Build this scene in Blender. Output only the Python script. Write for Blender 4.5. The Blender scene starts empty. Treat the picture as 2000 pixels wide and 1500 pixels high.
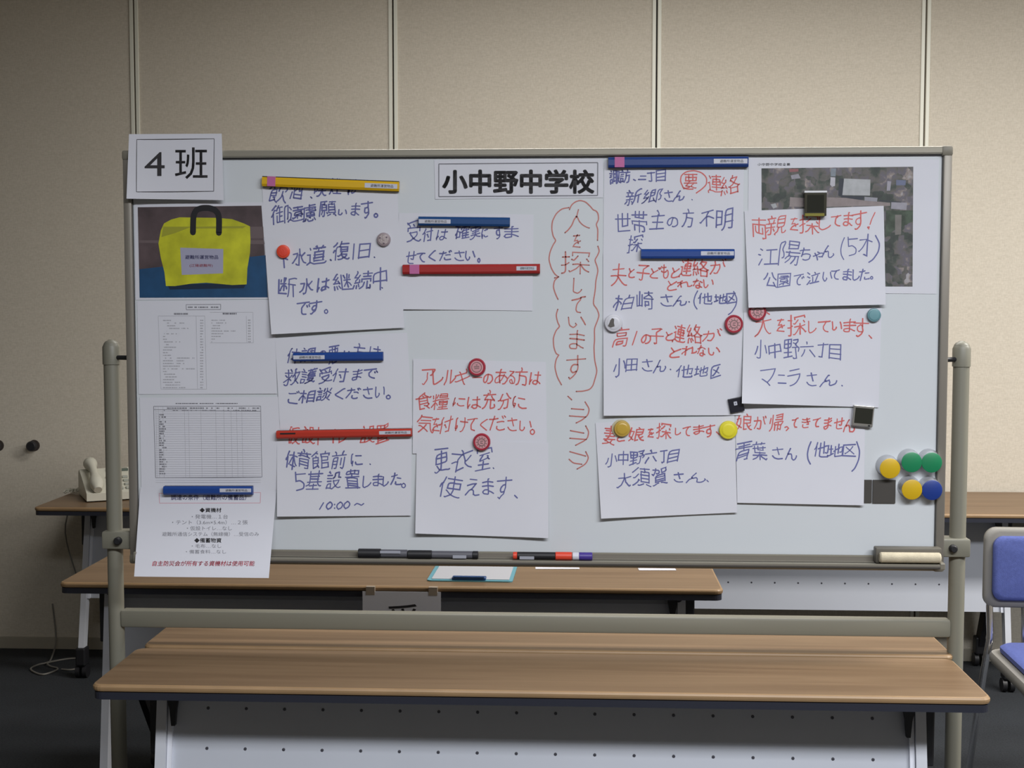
import bpy, math, random
from mathutils import Vector, Matrix
random.seed(7)
PI = math.pi
SC = bpy.context.scene
COL = SC.collection
# ------------------------------------------------------------------ camera
FPX, CH = 2600.0, 1.486
YAW, PITCH = math.atan(130/2600), math.atan(170/2600)
FWD = Vector((-math.sin(YAW)*math.cos(PITCH), math.cos(YAW)*math.cos(PITCH), -math.sin(PITCH)))
RIGHT = Vector((math.cos(YAW), math.sin(YAW), 0.0))
UP = RIGHT.cross(FWD)
cd = bpy.data.cameras.new('camera'); cam = bpy.data.objects.new('camera', cd); COL.objects.link(cam)
cd.sensor_width = 36.0; cd.lens = FPX/2000*36.0; cd.clip_start = 0.05; cd.clip_end = 60
cam.matrix_world = Matrix(((RIGHT.x, UP.x, -FWD.x, 0), (RIGHT.y, UP.y, -FWD.y, 0), (RIGHT.z, UP.z, -FWD.z, CH), (0, 0, 0, 1)))
SC.camera = cam
# ------------------------------------------------------------------ world, lights, exposure
SC.view_settings.view_transform = 'Standard'; SC.view_settings.look = 'None'
SC.view_settings.exposure = 0.0; SC.view_settings.gamma = 1.0; SC.view_settings.use_curve_mapping = False
w = bpy.data.worlds.new('world'); SC.world = w; w.use_nodes = True
w.node_tree.nodes['Background'].inputs[0].default_value = (0.75, 0.8, 0.9, 1)
w.node_tree.nodes['Background'].inputs[1].default_value = 0.08

def area(name, loc, sx, sy, power, color, target=None):
    l = bpy.data.lights.new(name, 'AREA'); l.shape = 'RECTANGLE'; l.size = sx; l.size_y = sy
    l.energy = power; l.color = color
    o = bpy.data.objects.new(name, l); COL.objects.link(o); o.location = loc
    if target is not None:
        o.rotation_euler = (Vector(target)-Vector(loc)).to_track_quat('-Z', 'Y').to_euler()
    return o
# fluorescent ceiling panels of the room and two added fill lights (all above the frame)
area('ceiling_or_fill_light', (1.5, 0.3, 2.94), 2.4, 0.6, 150, (0.95, 0.97, 1.0))
area('ceiling_or_fill_light', (0.0, 0.1, 2.94), 1.6, 0.5, 52, (0.93, 0.96, 1.0))  # added fill light on the camera side
area('ceiling_or_fill_light', (2.9, 3.1, 2.94), 2.2, 0.5, 150, (1.0, 0.97, 0.93))
area('ceiling_or_fill_light', (0.3, 3.9, 2.94), 2.2, 0.4, 46, (1.0, 0.975, 0.94))  # added fill light that brightens the back wall

# ------------------------------------------------------------------ geometry from picture coordinates (2000 x 1500) on real planes
def ray(px, py):
    return RIGHT*((px-1000)/FPX) + UP*((750-py)/FPX) + FWD
def at(px, py, Y):
    d = ray(px, py); return Vector((0, 0, CH)) + d*(Y/d.y)
def onz(px, py, Z):
    d = ray(px, py); return Vector((0, 0, CH)) + d*((Z-CH)/d.z)

# ------------------------------------------------------------------ materials
MATS = {}
def mat(name, col, rough=0.6, metal=0.0, noise=0.0, nscale=40, bump=0.0, bscale=200, spec=0.5, alpha=None, trans=0.0):
    if name in MATS: return MATS[name]
    m = bpy.data.materials.new(name); m.use_nodes = True
    nt = m.node_tree; b = nt.nodes['Principled BSDF']
    b.inputs['Base Color'].default_value = (*col, 1); b.inputs['Roughness'].default_value = rough
    b.inputs['Metallic'].default_value = metal; b.inputs['Specular IOR Level'].default_value = spec
    if trans: b.inputs['Transmission Weight'].default_value = trans
    tc = nt.nodes.new('ShaderNodeTexCoord')
    if noise:
        n = nt.nodes.new('ShaderNodeTexNoise'); n.inputs['Scale'].default_value = nscale; n.inputs['Detail'].default_value = 4
        r = nt.nodes.new('ShaderNodeMapRange'); r.inputs[1].default_value = .3; r.inputs[2].default_value = .7
        r.inputs[3].default_value = 1-noise; r.inputs[4].default_value = 1+noise
        mx = nt.nodes.new('ShaderNodeVectorMath'); mx.operation = 'SCALE'; mx.inputs[0].default_value = col
        nt.links.new(tc.outputs['Object'], n.inputs['Vector']); nt.links.new(n.outputs['Fac'], r.inputs[0])
        nt.links.new(r.outputs[0], mx.inputs['Scale']); nt.links.new(mx.outputs[0], b.inputs['Base Color'])
    if bump:
        n2 = nt.nodes.new('ShaderNodeTexNoise'); n2.inputs['Scale'].default_value = bscale
        bp = nt.nodes.new('ShaderNodeBump'); bp.inputs['Strength'].default_value = bump; bp.inputs['Distance'].default_value = .002
        nt.links.new(tc.outputs['Object'], n2.inputs['Vector']); nt.links.new(n2.outputs['Fac'], bp.inputs['Height'])
        nt.links.new(bp.outputs[0], b.inputs['Normal'])
    MATS[name] = m
    return m

def wood_mat():
    m = bpy.data.materials.new('wood_laminate'); m.use_nodes = True; nt = m.node_tree; b = nt.nodes['Principled BSDF']
    tc = nt.nodes.new('ShaderNodeTexCoord'); mp = nt.nodes.new('ShaderNodeMapping')
    mp.inputs['Scale'].default_value = (1.2, 26, 26)
    n = nt.nodes.new('ShaderNodeTexNoise'); n.inputs['Scale'].default_value = 1.4; n.inputs['Detail'].default_value = 6; n.inputs['Distortion'].default_value = .6
    cr = nt.nodes.new('ShaderNodeValToRGB')
    e = cr.color_ramp.elements
    e[0].position = .30; e[0].color = (0.150, 0.088, 0.044, 1); e[1].position = .72; e[1].color = (0.225, 0.143, 0.078, 1)
    nt.links.new(tc.outputs['Object'], mp.inputs[0]); nt.links.new(mp.outputs[0], n.inputs['Vector'])
    nt.links.new(n.outputs['Fac'], cr.inputs[0]); nt.links.new(cr.outputs[0], b.inputs['Base Color'])
    b.inputs['Roughness'].default_value = .42
    MATS['wood'] = m; return m

def wall_mat():
    m = bpy.data.materials.new('woven_wallpaper'); m.use_nodes = True; nt = m.node_tree; b = nt.nodes['Principled BSDF']
    tc = nt.nodes.new('ShaderNodeTexCoord'); mp = nt.nodes.new('ShaderNodeMapping'); mp.inputs['Scale'].default_value = (70, 70, 260)
    n = nt.nodes.new('ShaderNodeTexNoise'); n.inputs['Scale'].default_value = 1.0; n.inputs['Detail'].default_value = 3
    mp2 = nt.nodes.new('ShaderNodeMapping'); mp2.inputs['Scale'].default_value = (240, 240, 60)
    n2 = nt.nodes.new('ShaderNodeTexNoise'); n2.inputs['Scale'].default_value = 1.0
    ad = nt.nodes.new('ShaderNodeMath'); ad.operation = 'ADD'
    cr = nt.nodes.new('ShaderNodeValToRGB'); e = cr.color_ramp.elements
    e[0].position = .35; e[0].color = (0.52, 0.475, 0.395, 1); e[1].position = .65; e[1].color = (0.62, 0.57, 0.485, 1)
    hv = nt.nodes.new('ShaderNodeMath'); hv.operation = 'MULTIPLY'; hv.inputs[1].default_value = .5
    for a, c in ((mp, n), (mp2, n2)):
        nt.links.new(tc.outputs['Object'], a.inputs[0]); nt.links.new(a.outputs[0], c.inputs['Vector'])
    nt.links.new(n.outputs['Fac'], ad.inputs[0]); nt.links.new(n2.outputs['Fac'], ad.inputs[1]); nt.links.new(ad.outputs[0], hv.inputs[0])
    nt.links.new(hv.outputs[0], cr.inputs[0]); nt.links.new(cr.outputs[0], b.inputs['Base Color'])
    bp = nt.nodes.new('ShaderNodeBump'); bp.inputs['Strength'].default_value = .25; bp.inputs['Distance'].default_value = .001
    nt.links.new(hv.outputs[0], bp.inputs['Height']); nt.links.new(bp.outputs[0], b.inputs['Normal'])
    b.inputs['Roughness'].default_value = .9
    MATS['wall'] = m; return m

def carpet_mat():
    m = bpy.data.materials.new('carpet'); m.use_nodes = True; nt = m.node_tree; b = nt.nodes['Principled BSDF']
    tc = nt.nodes.new('ShaderNodeTexCoord')
    n = nt.nodes.new('ShaderNodeTexNoise'); n.inputs['Scale'].default_value = 160; n.inputs['Detail'].default_value = 3
    n2 = nt.nodes.new('ShaderNodeTexNoise'); n2.inputs['Scale'].default_value = 6
    cr = nt.nodes.new('ShaderNodeValToRGB'); e = cr.color_ramp.elements
    e[0].position = .3; e[0].color = (0.007, 0.0085, 0.011, 1); e[1].position = .7; e[1].color = (0.024, 0.028, 0.034, 1)
    ad = nt.nodes.new('ShaderNodeMath'); ad.operation = 'MULTIPLY_ADD'; ad.inputs[1].default_value = .25
    nt.links.new(tc.outputs['Object'], n.inputs['Vector']); nt.links.new(tc.outputs['Object'], n2.inputs['Vector'])
    nt.links.new(n2.outputs['Fac'], ad.inputs[0]); nt.links.new(n.outputs['Fac'], ad.inputs[2])
    nt.links.new(ad.outputs[0], cr.inputs[0]); nt.links.new(cr.outputs[0], b.inputs['Base Color'])
    b.inputs['Roughness'].default_value = .95
    bp = nt.nodes.new('ShaderNodeBump'); bp.inputs['Strength'].default_value = .5; bp.inputs['Distance'].default_value = .003
    nt.links.new(n.outputs['Fac'], bp.inputs['Height']); nt.links.new(bp.outputs[0], b.inputs['Normal'])
    MATS['carpet'] = m; return m

def aerial_mat():
    m = bpy.data.materials.new('aerial_print'); m.use_nodes = True; nt = m.node_tree; b = nt.nodes['Principled BSDF']
    tc = nt.nodes.new('ShaderNodeTexCoord')
    v = nt.nodes.new('ShaderNodeTexVoronoi'); v.distance = 'CHEBYCHEV'; v.inputs['Scale'].default_value = 55
    n = nt.nodes.new('ShaderNodeTexNoise'); n.inputs['Scale'].default_value = 26; n.inputs['Detail'].default_value = 5
    cr = nt.nodes.new('ShaderNodeValToRGB'); e = cr.color_ramp.elements
    e[0].position = 0; e[0].color = (0.035, 0.04, 0.04, 1); e[1].position = 1; e[1].color = (0.36, 0.34, 0.36, 1)
    for p, c in ((.25, (0.045, 0.06, 0.05, 1)), (.5, (0.12, 0.11, 0.105, 1)), (.72, (0.12, 0.11, 0.14, 1)), (.88, (0.26, 0.22, 0.20, 1))):
        q = e.new(p); q.color = c
    sp = nt.nodes.new('ShaderNodeSeparateColor'); mx = nt.nodes.new('ShaderNodeMath'); mx.operation = 'MULTIPLY_ADD'; mx.inputs[1].default_value = .55
    m2 = nt.nodes.new('ShaderNodeMath'); m2.operation = 'MULTIPLY_ADD'; m2.inputs[1].default_value = 2.4; m2.inputs[2].default_value = -1.02
    nt.links.new(tc.outputs['Object'], v.inputs['Vector']); nt.links.new(tc.outputs['Object'], n.inputs['Vector'])
    nt.links.new(v.outputs['Color'], sp.inputs[0]); nt.links.new(n.outputs['Fac'], m2.inputs[0]); nt.links.new(m2.outputs[0], mx.inputs[2])
    nt.links.new(sp.outputs[0], mx.inputs[0]); nt.links.new(mx.outputs[0], cr.inputs[0]); nt.links.new(cr.outputs[0], b.inputs['Base Color'])
    b.inputs['Roughness'].default_value = .6
    return m

WOOD = wood_mat(); WALL = wall_mat(); CARPET = carpet_mat(); AERIAL = aerial_mat()
WOODEDGE = mat('wood_edge', (0.29, 0.185, 0.095), .45, noise=.08, nscale=12)
NAVY = mat('dark_edge_frame', (0.020, 0.022, 0.034), .45)
BLACK = mat('black_plastic', (0.012, 0.012, 0.015), .5)
WHITEM = mat('white_painted_steel', (0.60, 0.62, 0.68), .45)
GREYM = mat('grey_white_panel', (0.52, 0.545, 0.61), .5, noise=.02, nscale=5)
BEIGE = mat('beige_grey_paint', (0.195, 0.188, 0.150), .45)
BEIGE2 = mat('beige_plastic', (0.19, 0.175, 0.14), .5)
BOARDM = mat('whiteboard_enamel', (0.615, 0.645, 0.68), .35, spec=.25)
PAPER = mat('paper', (0.66, 0.665, 0.73), .85, noise=.012, nscale=8)
FRAME = mat('frame_aluminium', (0.235, 0.215, 0.185), .42, metal=.25)
FRAMEL = mat('frame_aluminium_lit', (0.31, 0.29, 0.24), .38, metal=.25)  # paler copy of the frame aluminium, the lit upper edge put into its colour
CUPM = mat('brushed_cup', (0.56, 0.57, 0.60), .28, metal=.55)
CHROME = mat('chrome', (0.8, 0.8, 0.82), .18, metal=1.0)
INKB = mat('blue_marker_ink', (0.12, 0.13, 0.33), .6)
INKR = mat('red_marker_ink', (0.60, 0.125, 0.12), .6)
INKBR = mat('red_board_ink', (0.50, 0.17, 0.15), .5)
INKK = mat('black_print', (0.022, 0.02, 0.024), .6)
INKG = mat('grey_print', (0.20, 0.20, 0.23), .7)
INKLG = mat('pale_grey_print', (0.40, 0.40, 0.44), .7)
PRED = mat('red_print', (0.58, 0.09, 0.13), .6)
PINKL = mat('pink_print', (0.62, 0.30, 0.36), .6)
BLUEP = mat('dark_blue_print', (0.10, 0.10, 0.26), .6)

# ------------------------------------------------------------------ object helpers
def obj(name, V, F, m, parent=None, smooth=False, mi=None):
    me = bpy.data.meshes.new(name)
    me.from_pydata([tuple(v) for v in V], [], F)
    for x in (m if isinstance(m, (list, tuple)) else [m]): me.materials.append(x)
    if mi: me.polygons.foreach_set('material_index', mi)
    if smooth: me.polygons.foreach_set('use_smooth', [True]*len(me.polygons))
    me.update()
    o = bpy.data.objects.new(name, me); COL.objects.link(o)
    if parent is not None: o.parent = parent
    return o
def tag(o, label=None, cat=None, group=None, kind=None):
    if label: o['label'] = label
    if cat: o['category'] = cat
    if group: o['group'] = group
    if kind: o['kind'] = kind
    return o
def thing(name, label, cat, loc=(0, 0, 0), rz=0, group=None):
    o = bpy.data.objects.new(name, None); COL.objects.link(o); o.empty_display_size = .05
    o.location = loc; o.rotation_euler = (0, 0, rz)
    return tag(o, label, cat, group)
class MB:
    """collects simple solids in one mesh"""
    def __init__(s): s.V = []; s.F = []; s.M = []; s.cm = 0
    def add(s, V, F):
        n = len(s.V); s.V += [Vector(v) for v in V]; s.F += [tuple(i+n for i in f) for f in F]; s.M += [s.cm]*len(F); return s
    def box(s, x0, y0, z0, x1, y1, z1, b=0.0):
        if b <= 0:
            V = [(x, y, z) for z in (z0, z1) for y in (y0, y1) for x in (x0, x1)]
            return s.add(V, [(0, 2, 3, 1), (4, 5, 7, 6), (0, 1, 5, 4), (2, 6, 7, 3), (0, 4, 6, 2), (1, 3, 7, 5)])
        import bmesh
        bm = bmesh.new(); bmesh.ops.create_cube(bm, size=1)
        for v in bm.verts:
            v.co = Vector(((x0+x1)/2+v.co.x*(x1-x0), (y0+y1)/2+v.co.y*(y1-y0), (z0+z1)/2+v.co.z*(z1-z0)))
        bmesh.ops.bevel(bm, geom=bm.edges[:], offset=b, segments=2, affect='EDGES', profile=.5)
        bm.verts.index_update()
        V = [v.co.copy() for v in bm.verts]; F = [tuple(v.index for v in f.verts) for f in bm.faces]; bm.free()
        return s.add(V, F)
    def tube(s, pts, r, seg=12, caps=True, closed=False):
        pts = [Vector(p) for p in pts]; n = len(pts); rs = r if isinstance(r, (list, tuple)) else [r]*n
        V = []; F = []; ref = None
        for i, p in enumerate(pts):
            if closed: t = pts[(i+1) % n]-pts[i-1]
            else: t = pts[min(i+1, n-1)]-pts[max(i-1, 0)]
            t.normalize()
            if ref is None:
                ref = Vector((0, 0, 1)) if abs(t.z) < .9 else Vector((1, 0, 0))
            u = (ref - t*ref.dot(t)).normalized(); ref = u; v = t.cross(u)
            for k in range(seg):
                a = 2*PI*k/seg; V.append(p+(u*math.cos(a)+v*math.sin(a))*rs[i])
        for i in range(n if closed else n-1):
            j = (i+1) % n
            for k in range(seg):
                k2 = (k+1) % seg; F.append((i*seg+k, i*seg+k2, j*seg+k2, j*seg+k))
        if caps and not closed:
            F.append(tuple(range(seg))[::-1]); F.append(tuple((n-1)*seg+k for k in range(seg)))
        return s.add(V, F)
    def prism(s, poly, d, axis='y', off=0.0):
        """poly in 2D (x,z), extruded along y from off to off+d (or axis x: poly is (y,z))"""
        n = len(poly)
        def P(a, b, c): return (a, c, b) if axis == 'y' else ((c, a, b) if axis == 'x' else (a, b, c))
        V = [P(a, b, off) for a, b in poly]+[P(a, b, off+d) for a, b in poly]
        F = [tuple(range(n)), tuple(range(2*n-1, n-1, -1))]+[(i, i+n, (i+1) % n+n, (i+1) % n) for i in range(n)]
        return s.add(V, F)
    def lathe(s, prof, seg=28, cx=0, cz=0, y0=0, ox=0, oz=0):
        """profile [(r, y)], axis along y (towards the camera is -y); ox, oz shift the front"""
        V = []; F = []; n = len(prof); ys = [q[1] for q in prof]; ym = min(ys) or -1e-9
        for r, y in prof:
            k_ = y/ym
            for k in range(seg):
                a = 2*PI*k/seg; V.append((cx+ox*k_+r*math.cos(a), y0+y, cz+oz*k_+r*math.sin(a)))
        for i in range(n-1):
            for k in range(seg):
                k2 = (k+1) % seg; F.append((i*seg+k, i*seg+k2, (i+1)*seg+k2, (i+1)*seg+k))
        F.append(tuple(range(seg))[::-1]); F.append(tuple((n-1)*seg+k for k in range(seg)))
        return s.add(V, F)
    def xf(s, M):
        s.V = [M @ v for v in s.V]; return s
    def build(s, name, m, parent=None, smooth=False):
        o = obj(name, s.V, s.F, m, parent, False, s.M if isinstance(m, (list, tuple)) else None)
        import bmesh
        bm = bmesh.new(); bm.from_mesh(o.data); bmesh.ops.recalc_face_normals(bm, faces=bm.faces[:])
        bm.to_mesh(o.data); bm.free()
        if smooth:
            o.data.polygons.foreach_set('use_smooth', [True]*len(o.data.polygons))
            o.data.set_sharp_from_angle(angle=math.radians(38))
        return o
def rrect(x0, y0, x1, y1, r, n=5):
    P = []
    for cx, cy, a0 in ((x1-r, y1-r, 0), (x0+r, y1-r, 90), (x0+r, y0+r, 180), (x1-r, y0+r, 270)):
        for k in range(n+1):
            a = math.radians(a0+90*k/n); P.append((cx+r*math.cos(a), cy+r*math.sin(a)))
    return P
def struct(o): o['kind'] = 'structure'; return o
# ================================================================== THE SETTING
YW = 5.45                                                            # back wall plane
o = MB().box(-5.2, -3.2, -.06, 5.2, YW+.2, 0).build('floor', CARPET); struct(o)
CEILM = mat('ceiling_board', (0.62, 0.62, 0.60), .9)
o = MB().box(-5.2, -3.2, 3.00, 5.2, YW+.2, 3.06).build('ceiling', CEILM); struct(o)
PLAIN = mat('plain_wall', (0.42, 0.37, 0.29), .9)
struct(MB().box(-5.26, -3.2, 0, -5.2, YW+.2, 3.00).build('wall_left', PLAIN))
struct(MB().box(5.2, -3.2, 0, 5.26, YW+.2, 3.00).build('wall_right', PLAIN))
struct(MB().box(-5.2, -3.26, 0, 5.2, -3.2, 3.00).build('wall_front', PLAIN))
wall = struct(MB().box(-5.2, YW+.03, 0, 5.2, YW+.2, 3.00).build('wall_back', BLACK))
STRIP = mat('pale_joint_strip', (0.72, 0.72, 0.63), .4)
PITCHW = 1.066; S0 = -1.822
k0 = math.floor((-5.2-S0)/PITCHW)
seams = [S0+PITCHW*k for k in range(k0, k0+12) if -5.15 < S0+PITCHW*k < 5.15]
edges = [-5.2]+seams+[5.2]
for a, b in zip(edges, edges[1:]):
    MB().box(a+.003, YW, .004, b-.003, YW+.035, 2.995, .0012).build('wall_panel', WALL, wall)
for x in seams:
    MB().box(x-.018, YW-.006, .004, x-.0036, YW+.004, 2.995, .0015).build('joint_strip', STRIP, wall)
    MB().box(x+.0036, YW-.006, .004, x+.018, YW+.004, 2.995, .0015).build('joint_strip', STRIP, wall)
struct(MB().box(-5.2, YW-.010, 0, 5.2, YW-.0005, .05, .002).build('baseboard_back', mat('beige_baseboard', (0.36, 0.33, 0.27), .6)))

# two round black wall knobs at the left
for px, lab in ((67, 'round black knob on the wall, right of the pair and clear of the frame edge'), (-3, 'round black knob on the wall, cut by the left edge of the picture')):
    p = at(px, 870, YW)
    t = thing('wall_knob', lab, 'wall knob', p, group='black knobs on the wall')
    MB().lathe([(.013, 0), (.013, -.004), (.008, -.006), (.008, -.016), (.019, -.02), (.0215, -.026), (.0215, -.034), (.017, -.04)], 24).build('knob', BLACK, t, True)
    MB().lathe([(.024, 0), (.023, -.003)], 24).build('backplate', mat('dark_plate', (0.05, 0.04, 0.035), .5), t, True)

# ================================================================== TABLES
def table(xc, y0, width, depth, label, lt=.17, lb=.03, rows=(.608, .525, .44), pitch=.0826, zb=.38, li=0.0, group='folding training tables'):
    """y0 is the front edge; lt / lb the setback of the leg at its top and at the floor"""
    t = thing('training_table', label, 'table', (xc, y0+depth/2, 0), 0, group)
    h = width/2; d = depth/2
    # top: laminate slab with rounded corners and soft edge
    V = []; F = []; prof = [(.006, .684), (.001, .687), (0, .691), (0, .695), (.0025, .6985), (.006, .70)]
    n = None
    for ins, z in prof:
        P = rrect(-h+ins, -d+ins, h-ins, d-ins, .022-ins*.6); n = len(P)
        V += [(x, y, z) for x, y in P]
    for i in range(len(prof)-1):
        for k in range(n): F.append((i*n+k, i*n+(k+1) % n, (i+1)*n+(k+1) % n, (i+1)*n+k))
    F.append(tuple(range(n))[::-1]); mi = [1]*(len(F)); F.append(tuple((len(prof)-1)*n+k for k in range(n))); mi.append(0)
    top = obj('tabletop', V, F, [WOOD, WOODEDGE], t, False, mi)
    MB().prism(rrect(-h+.003, -d+.003, h-.003, d-.003, .02), .015, 'z', .669).build('edge_frame', NAVY, t)
    # beam and modesty panel leaning with the legs
    def yz(z):    # y of the leg plane at height z
        f = (.668-z)/.668; return -d+lt+(lb-lt)*f
    x0, x1 = -h+.118+li, h-.118-li
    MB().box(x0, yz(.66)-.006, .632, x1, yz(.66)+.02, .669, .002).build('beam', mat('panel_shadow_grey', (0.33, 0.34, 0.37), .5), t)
    pn = MB(); zt = .640
    a0, a1 = yz(zt), yz(zb)
    th = .012
    pn.add([(x0, a0, zt), (x1, a0, zt), (x1, a1, zb), (x0, a1, zb), (x0, a0+th, zt), (x1, a0+th, zt), (x1, a1+th, zb), (x0, a1+th, zb)],
           [(0, 1, 2, 3), (7, 6, 5, 4), (0, 4, 5, 1), (1, 5, 6, 2), (2, 6, 7, 3), (3, 7, 4, 0)])
    pan = pn.build('modesty_panel', GREYM, t)
    hol = MB()
    for z in rows:
        nx = int((x1-x0-.09)/pitch)
        for k in range(nx+1):
            x = -nx*pitch/2+k*pitch
            hol.lathe([(.0034, .001), (.0034, -.0012), (.0024, -.0016)], 8, x, z, yz(z))
    tag(hol.build('panel_holes', mat('dark_hole', (0.06, 0.06, 0.075), .5), pan), kind='stuff')  # perforation holes as shallow discs, their darkness put into the colour
    for s in (-1, 1):
        xi = s*(h-.105-li)
        # front leg bar (flat, leaning), rear leg bar, foot rails and casters
        zb2 = .085
        for rear in (0, 1):
            ya = yz(.668)+.05*rear; yb = (d-.05 if depth > .4 else d-.01) if rear else yz(zb2)
            g = MB(); wy = .019+.010*rear; zt2 = .55 if rear else .668; wx = .010 if rear else .011
            g.add([(xi-wx, ya-wy, zt2), (xi+wx, ya-wy, zt2), (xi+wx, ya+wy, zt2), (xi-wx, ya+wy, zt2),
                   (xi-wx, yb-wy, zb2), (xi+wx, yb-wy, zb2), (xi+wx, yb+wy, zb2), (xi-wx, yb+wy, zb2)],
                  [(0, 3, 2, 1), (4, 5, 6, 7), (0, 1, 5, 4), (1, 2, 6, 5), (2, 3, 7, 6), (3, 0, 4, 7)])
            lg = g.build('leg', BLACK if rear else WHITEM, t)
            if rear: tag(lg, 'black rear leg')
            cs = MB().box(xi-.02, yb-.025, .050, xi+.02, yb+.025, .12, .006)
            c = cs.build('caster', BLACK, t)
            wh = MB()
            for dx in (-.014, .014):
                wh.tube([(xi+dx-.008, yb, .026), (xi+dx+.008, yb, .026)], .026, 20)
            wh.build('wheel', BLACK, c, True)
        ex = s*(h-.122-li)
        ep = MB(); e0, e1 = yz(.63), yz(zb)
        ep.add([(ex-.005, e0-.010, .63), (ex+.005, e0-.010, .63), (ex+.005, e1-.010, zb), (ex-.005, e1-.010, zb), (ex-.005, e0+.004, .63), (ex+.005, e0+.004, .63), (ex+.005, e1+.004, zb), (ex-.005, e1+.004, zb)], [(0, 1, 2, 3), (7, 6, 5, 4), (0, 4, 5, 1), (1, 5, 6, 2), (2, 6, 7, 3), (3, 7, 4, 0)])
        ep.build('panel_edge_highlight', mat('edge_highlight', (0.78, 0.80, 0.88), .3), t)  # pale strip paints in the light caught on the panel's end chamfer
        # black folding bracket below the top
        xb = s*(h-.130-li)
        MB().prism([(xb-.013, .669), (xb+.013, .669), (xb+.013, .640), (xb+.007, .61), (xb+.004, .575), (xb-.004, .575), (xb-.007, .61), (xb-.013, .640)], .012, 'y', yz(.62)-.024).build('folding_bracket', BLACK, t)
        MB().lathe([(.011, 0), (.011, -.012), (.008, -.016)], 16, s*(h-.115-li), .655, yz(.65)-.02).build('release_knob', BLACK, t, True)
        xs = s*(h-.080-li)
        MB().box(xs-.014, yz(.6)+.02, .50, xs+.014, yz(.6)+.07, .668, .004).build('leg_sleeve', BLACK, t)
    return t

table(-.087, 2.612, 1.805, .29, 'wood-topped training table in front of the whiteboard, nearest the camera', .16, .05, zb=.36)
table(-.078, 2.922, 1.812, .285, 'wood-topped training table pushed against the back of the nearest one, half under the whiteboard crossbar', .17, .10)
table(-.520, 3.562, 1.825, .58, 'wood-topped training table behind the whiteboard with a clipboard on it', .12, .03, rows=(), zb=.40)
table(-1.140, 4.850, 1.80, .57, 'wood-topped training table at the wall with the white telephone on it', .30, .17, rows=(.554, .464), pitch=.088, zb=.305)
table(2.745, 4.862, 1.80, .57, 'unseen wood-topped training table added beyond the right edge of the picture to shade the wall', .26, .15, rows=(.57, .482, .395), pitch=.0885, zb=.295)  # added outside the frame to shade the wall behind the chair
table(.930, 4.862, 1.82, .57, 'wood-topped training table at the wall, right end behind the blue chair', .26, .15, rows=(.57, .482, .395), pitch=.0885, zb=.295, li=.115)

# ================================================================== WHITEBOARD
YB = 2.926                                                           # writing surface
wb = thing('whiteboard', 'large wheeled whiteboard on a beige tube stand, covered with notes', 'whiteboard', (-.106, YB, 0))
WX, WY = -.106, YB
tl = at(240, 303, YB); br = at(1846, 1108, YB)
BX0, BX1 = -1.007, .798; BZ1, BZ0 = 1.808, .888
def L(v): return Vector((v[0]-WX, v[1]-WY, v[2]))
x0, x1 = BX0-WX, BX1-WX
MB().box(x0+.012, 0, BZ0+.02, x1-.012, .014, BZ1-.012).build('board_surface', BOARDM, wb)
MB().box(x0+.012, .0145, BZ0+.02, x1-.012, .020, BZ1-.012).build('back_sheet', FRAME, wb)
MB().box(x0+.016, -.010, BZ1-.017, x1-.016, .024, BZ1, .004).build('frame_rail', FRAMEL, wb)
MB().box(x0+.016, -.008, BZ0, x1-.016, .024, BZ0+.022, .003).build('frame_rail', FRAMEL, wb)
for xa in (x0, x1-.0185):
    MB().box(xa, -.010, BZ0+.016, xa+.0185, .024, BZ1-.016, .004).build('frame_stile', FRAME, wb, True)
for xa in (x0, x1-.022):
    for za in (BZ0-.001, BZ1-.021):
        MB().box(xa-.001, -.0125, za, xa+.023, .026, za+.022, .005).build('corner_cap', BEIGE2, wb, True)
MB().box(x0+.018, -.0035, BZ1-.0195, x1-.018, .0, BZ1-.0165).build('gasket', BLACK, wb)
for xa in (x0+.0180, x1-.0200): MB().box(xa, -.0035, BZ0+.02, xa+.002, .0, BZ1-.0165).build('gasket', mat('dim_gasket', (0.06, 0.06, 0.06), .6), wb)
# pen tray with ribs and front lip
tr = MB()
tz = .905
tr.prism([(-.008, .922), (-.012, .922), (-.012, tz+.005), (-.050, tz+.002), (-.053, tz+.006), (-.057, tz+.006), (-.057, tz-.003), (-.008, tz-.002)], x1-x0-.05, 'x', x0+.03)
tray = tr.build('pen_tray', FRAME, wb)
rb = MB()
for yy, hh in ((-.021, .0042), (-.033, .0034), (-.045, .0025)):
    rb.box(x0+.031, yy-.0012, tz+hh-.002, x1-.021, yy+.0012, tz+hh+.0014)
rb.box(x0+.031, -.0575, tz+.0045, x1-.021, -.0525, tz+.0072)
rb.box(x0+.031, -.0125, .919, x1-.021, -.0078, .9225)
rb.build('tray_rib', FRAMEL, tray)
gr = MB()
for yy, zz in ((-.0262, tz+.0036), (-.0388, tz+.0026), (-.0576, tz+.0005)):
    gr.box(x0+.031, yy-.0016, zz-.002, x1-.021, yy+.0016, zz+.0012)
gr.build('tray_groove', mat('groove_dark', (0.05, 0.045, 0.04), .6), tray)
MB().box(x0+.024, -.058, tz-.004, x0+.031, -.009, tz+.018, .002).build('tray_end', BEIGE2, tray)
MB().box(x1-.021, -.058, tz-.004, x1-.010, -.009, tz+.010, .002).build('tray_end', BEIGE2, tray)
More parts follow.
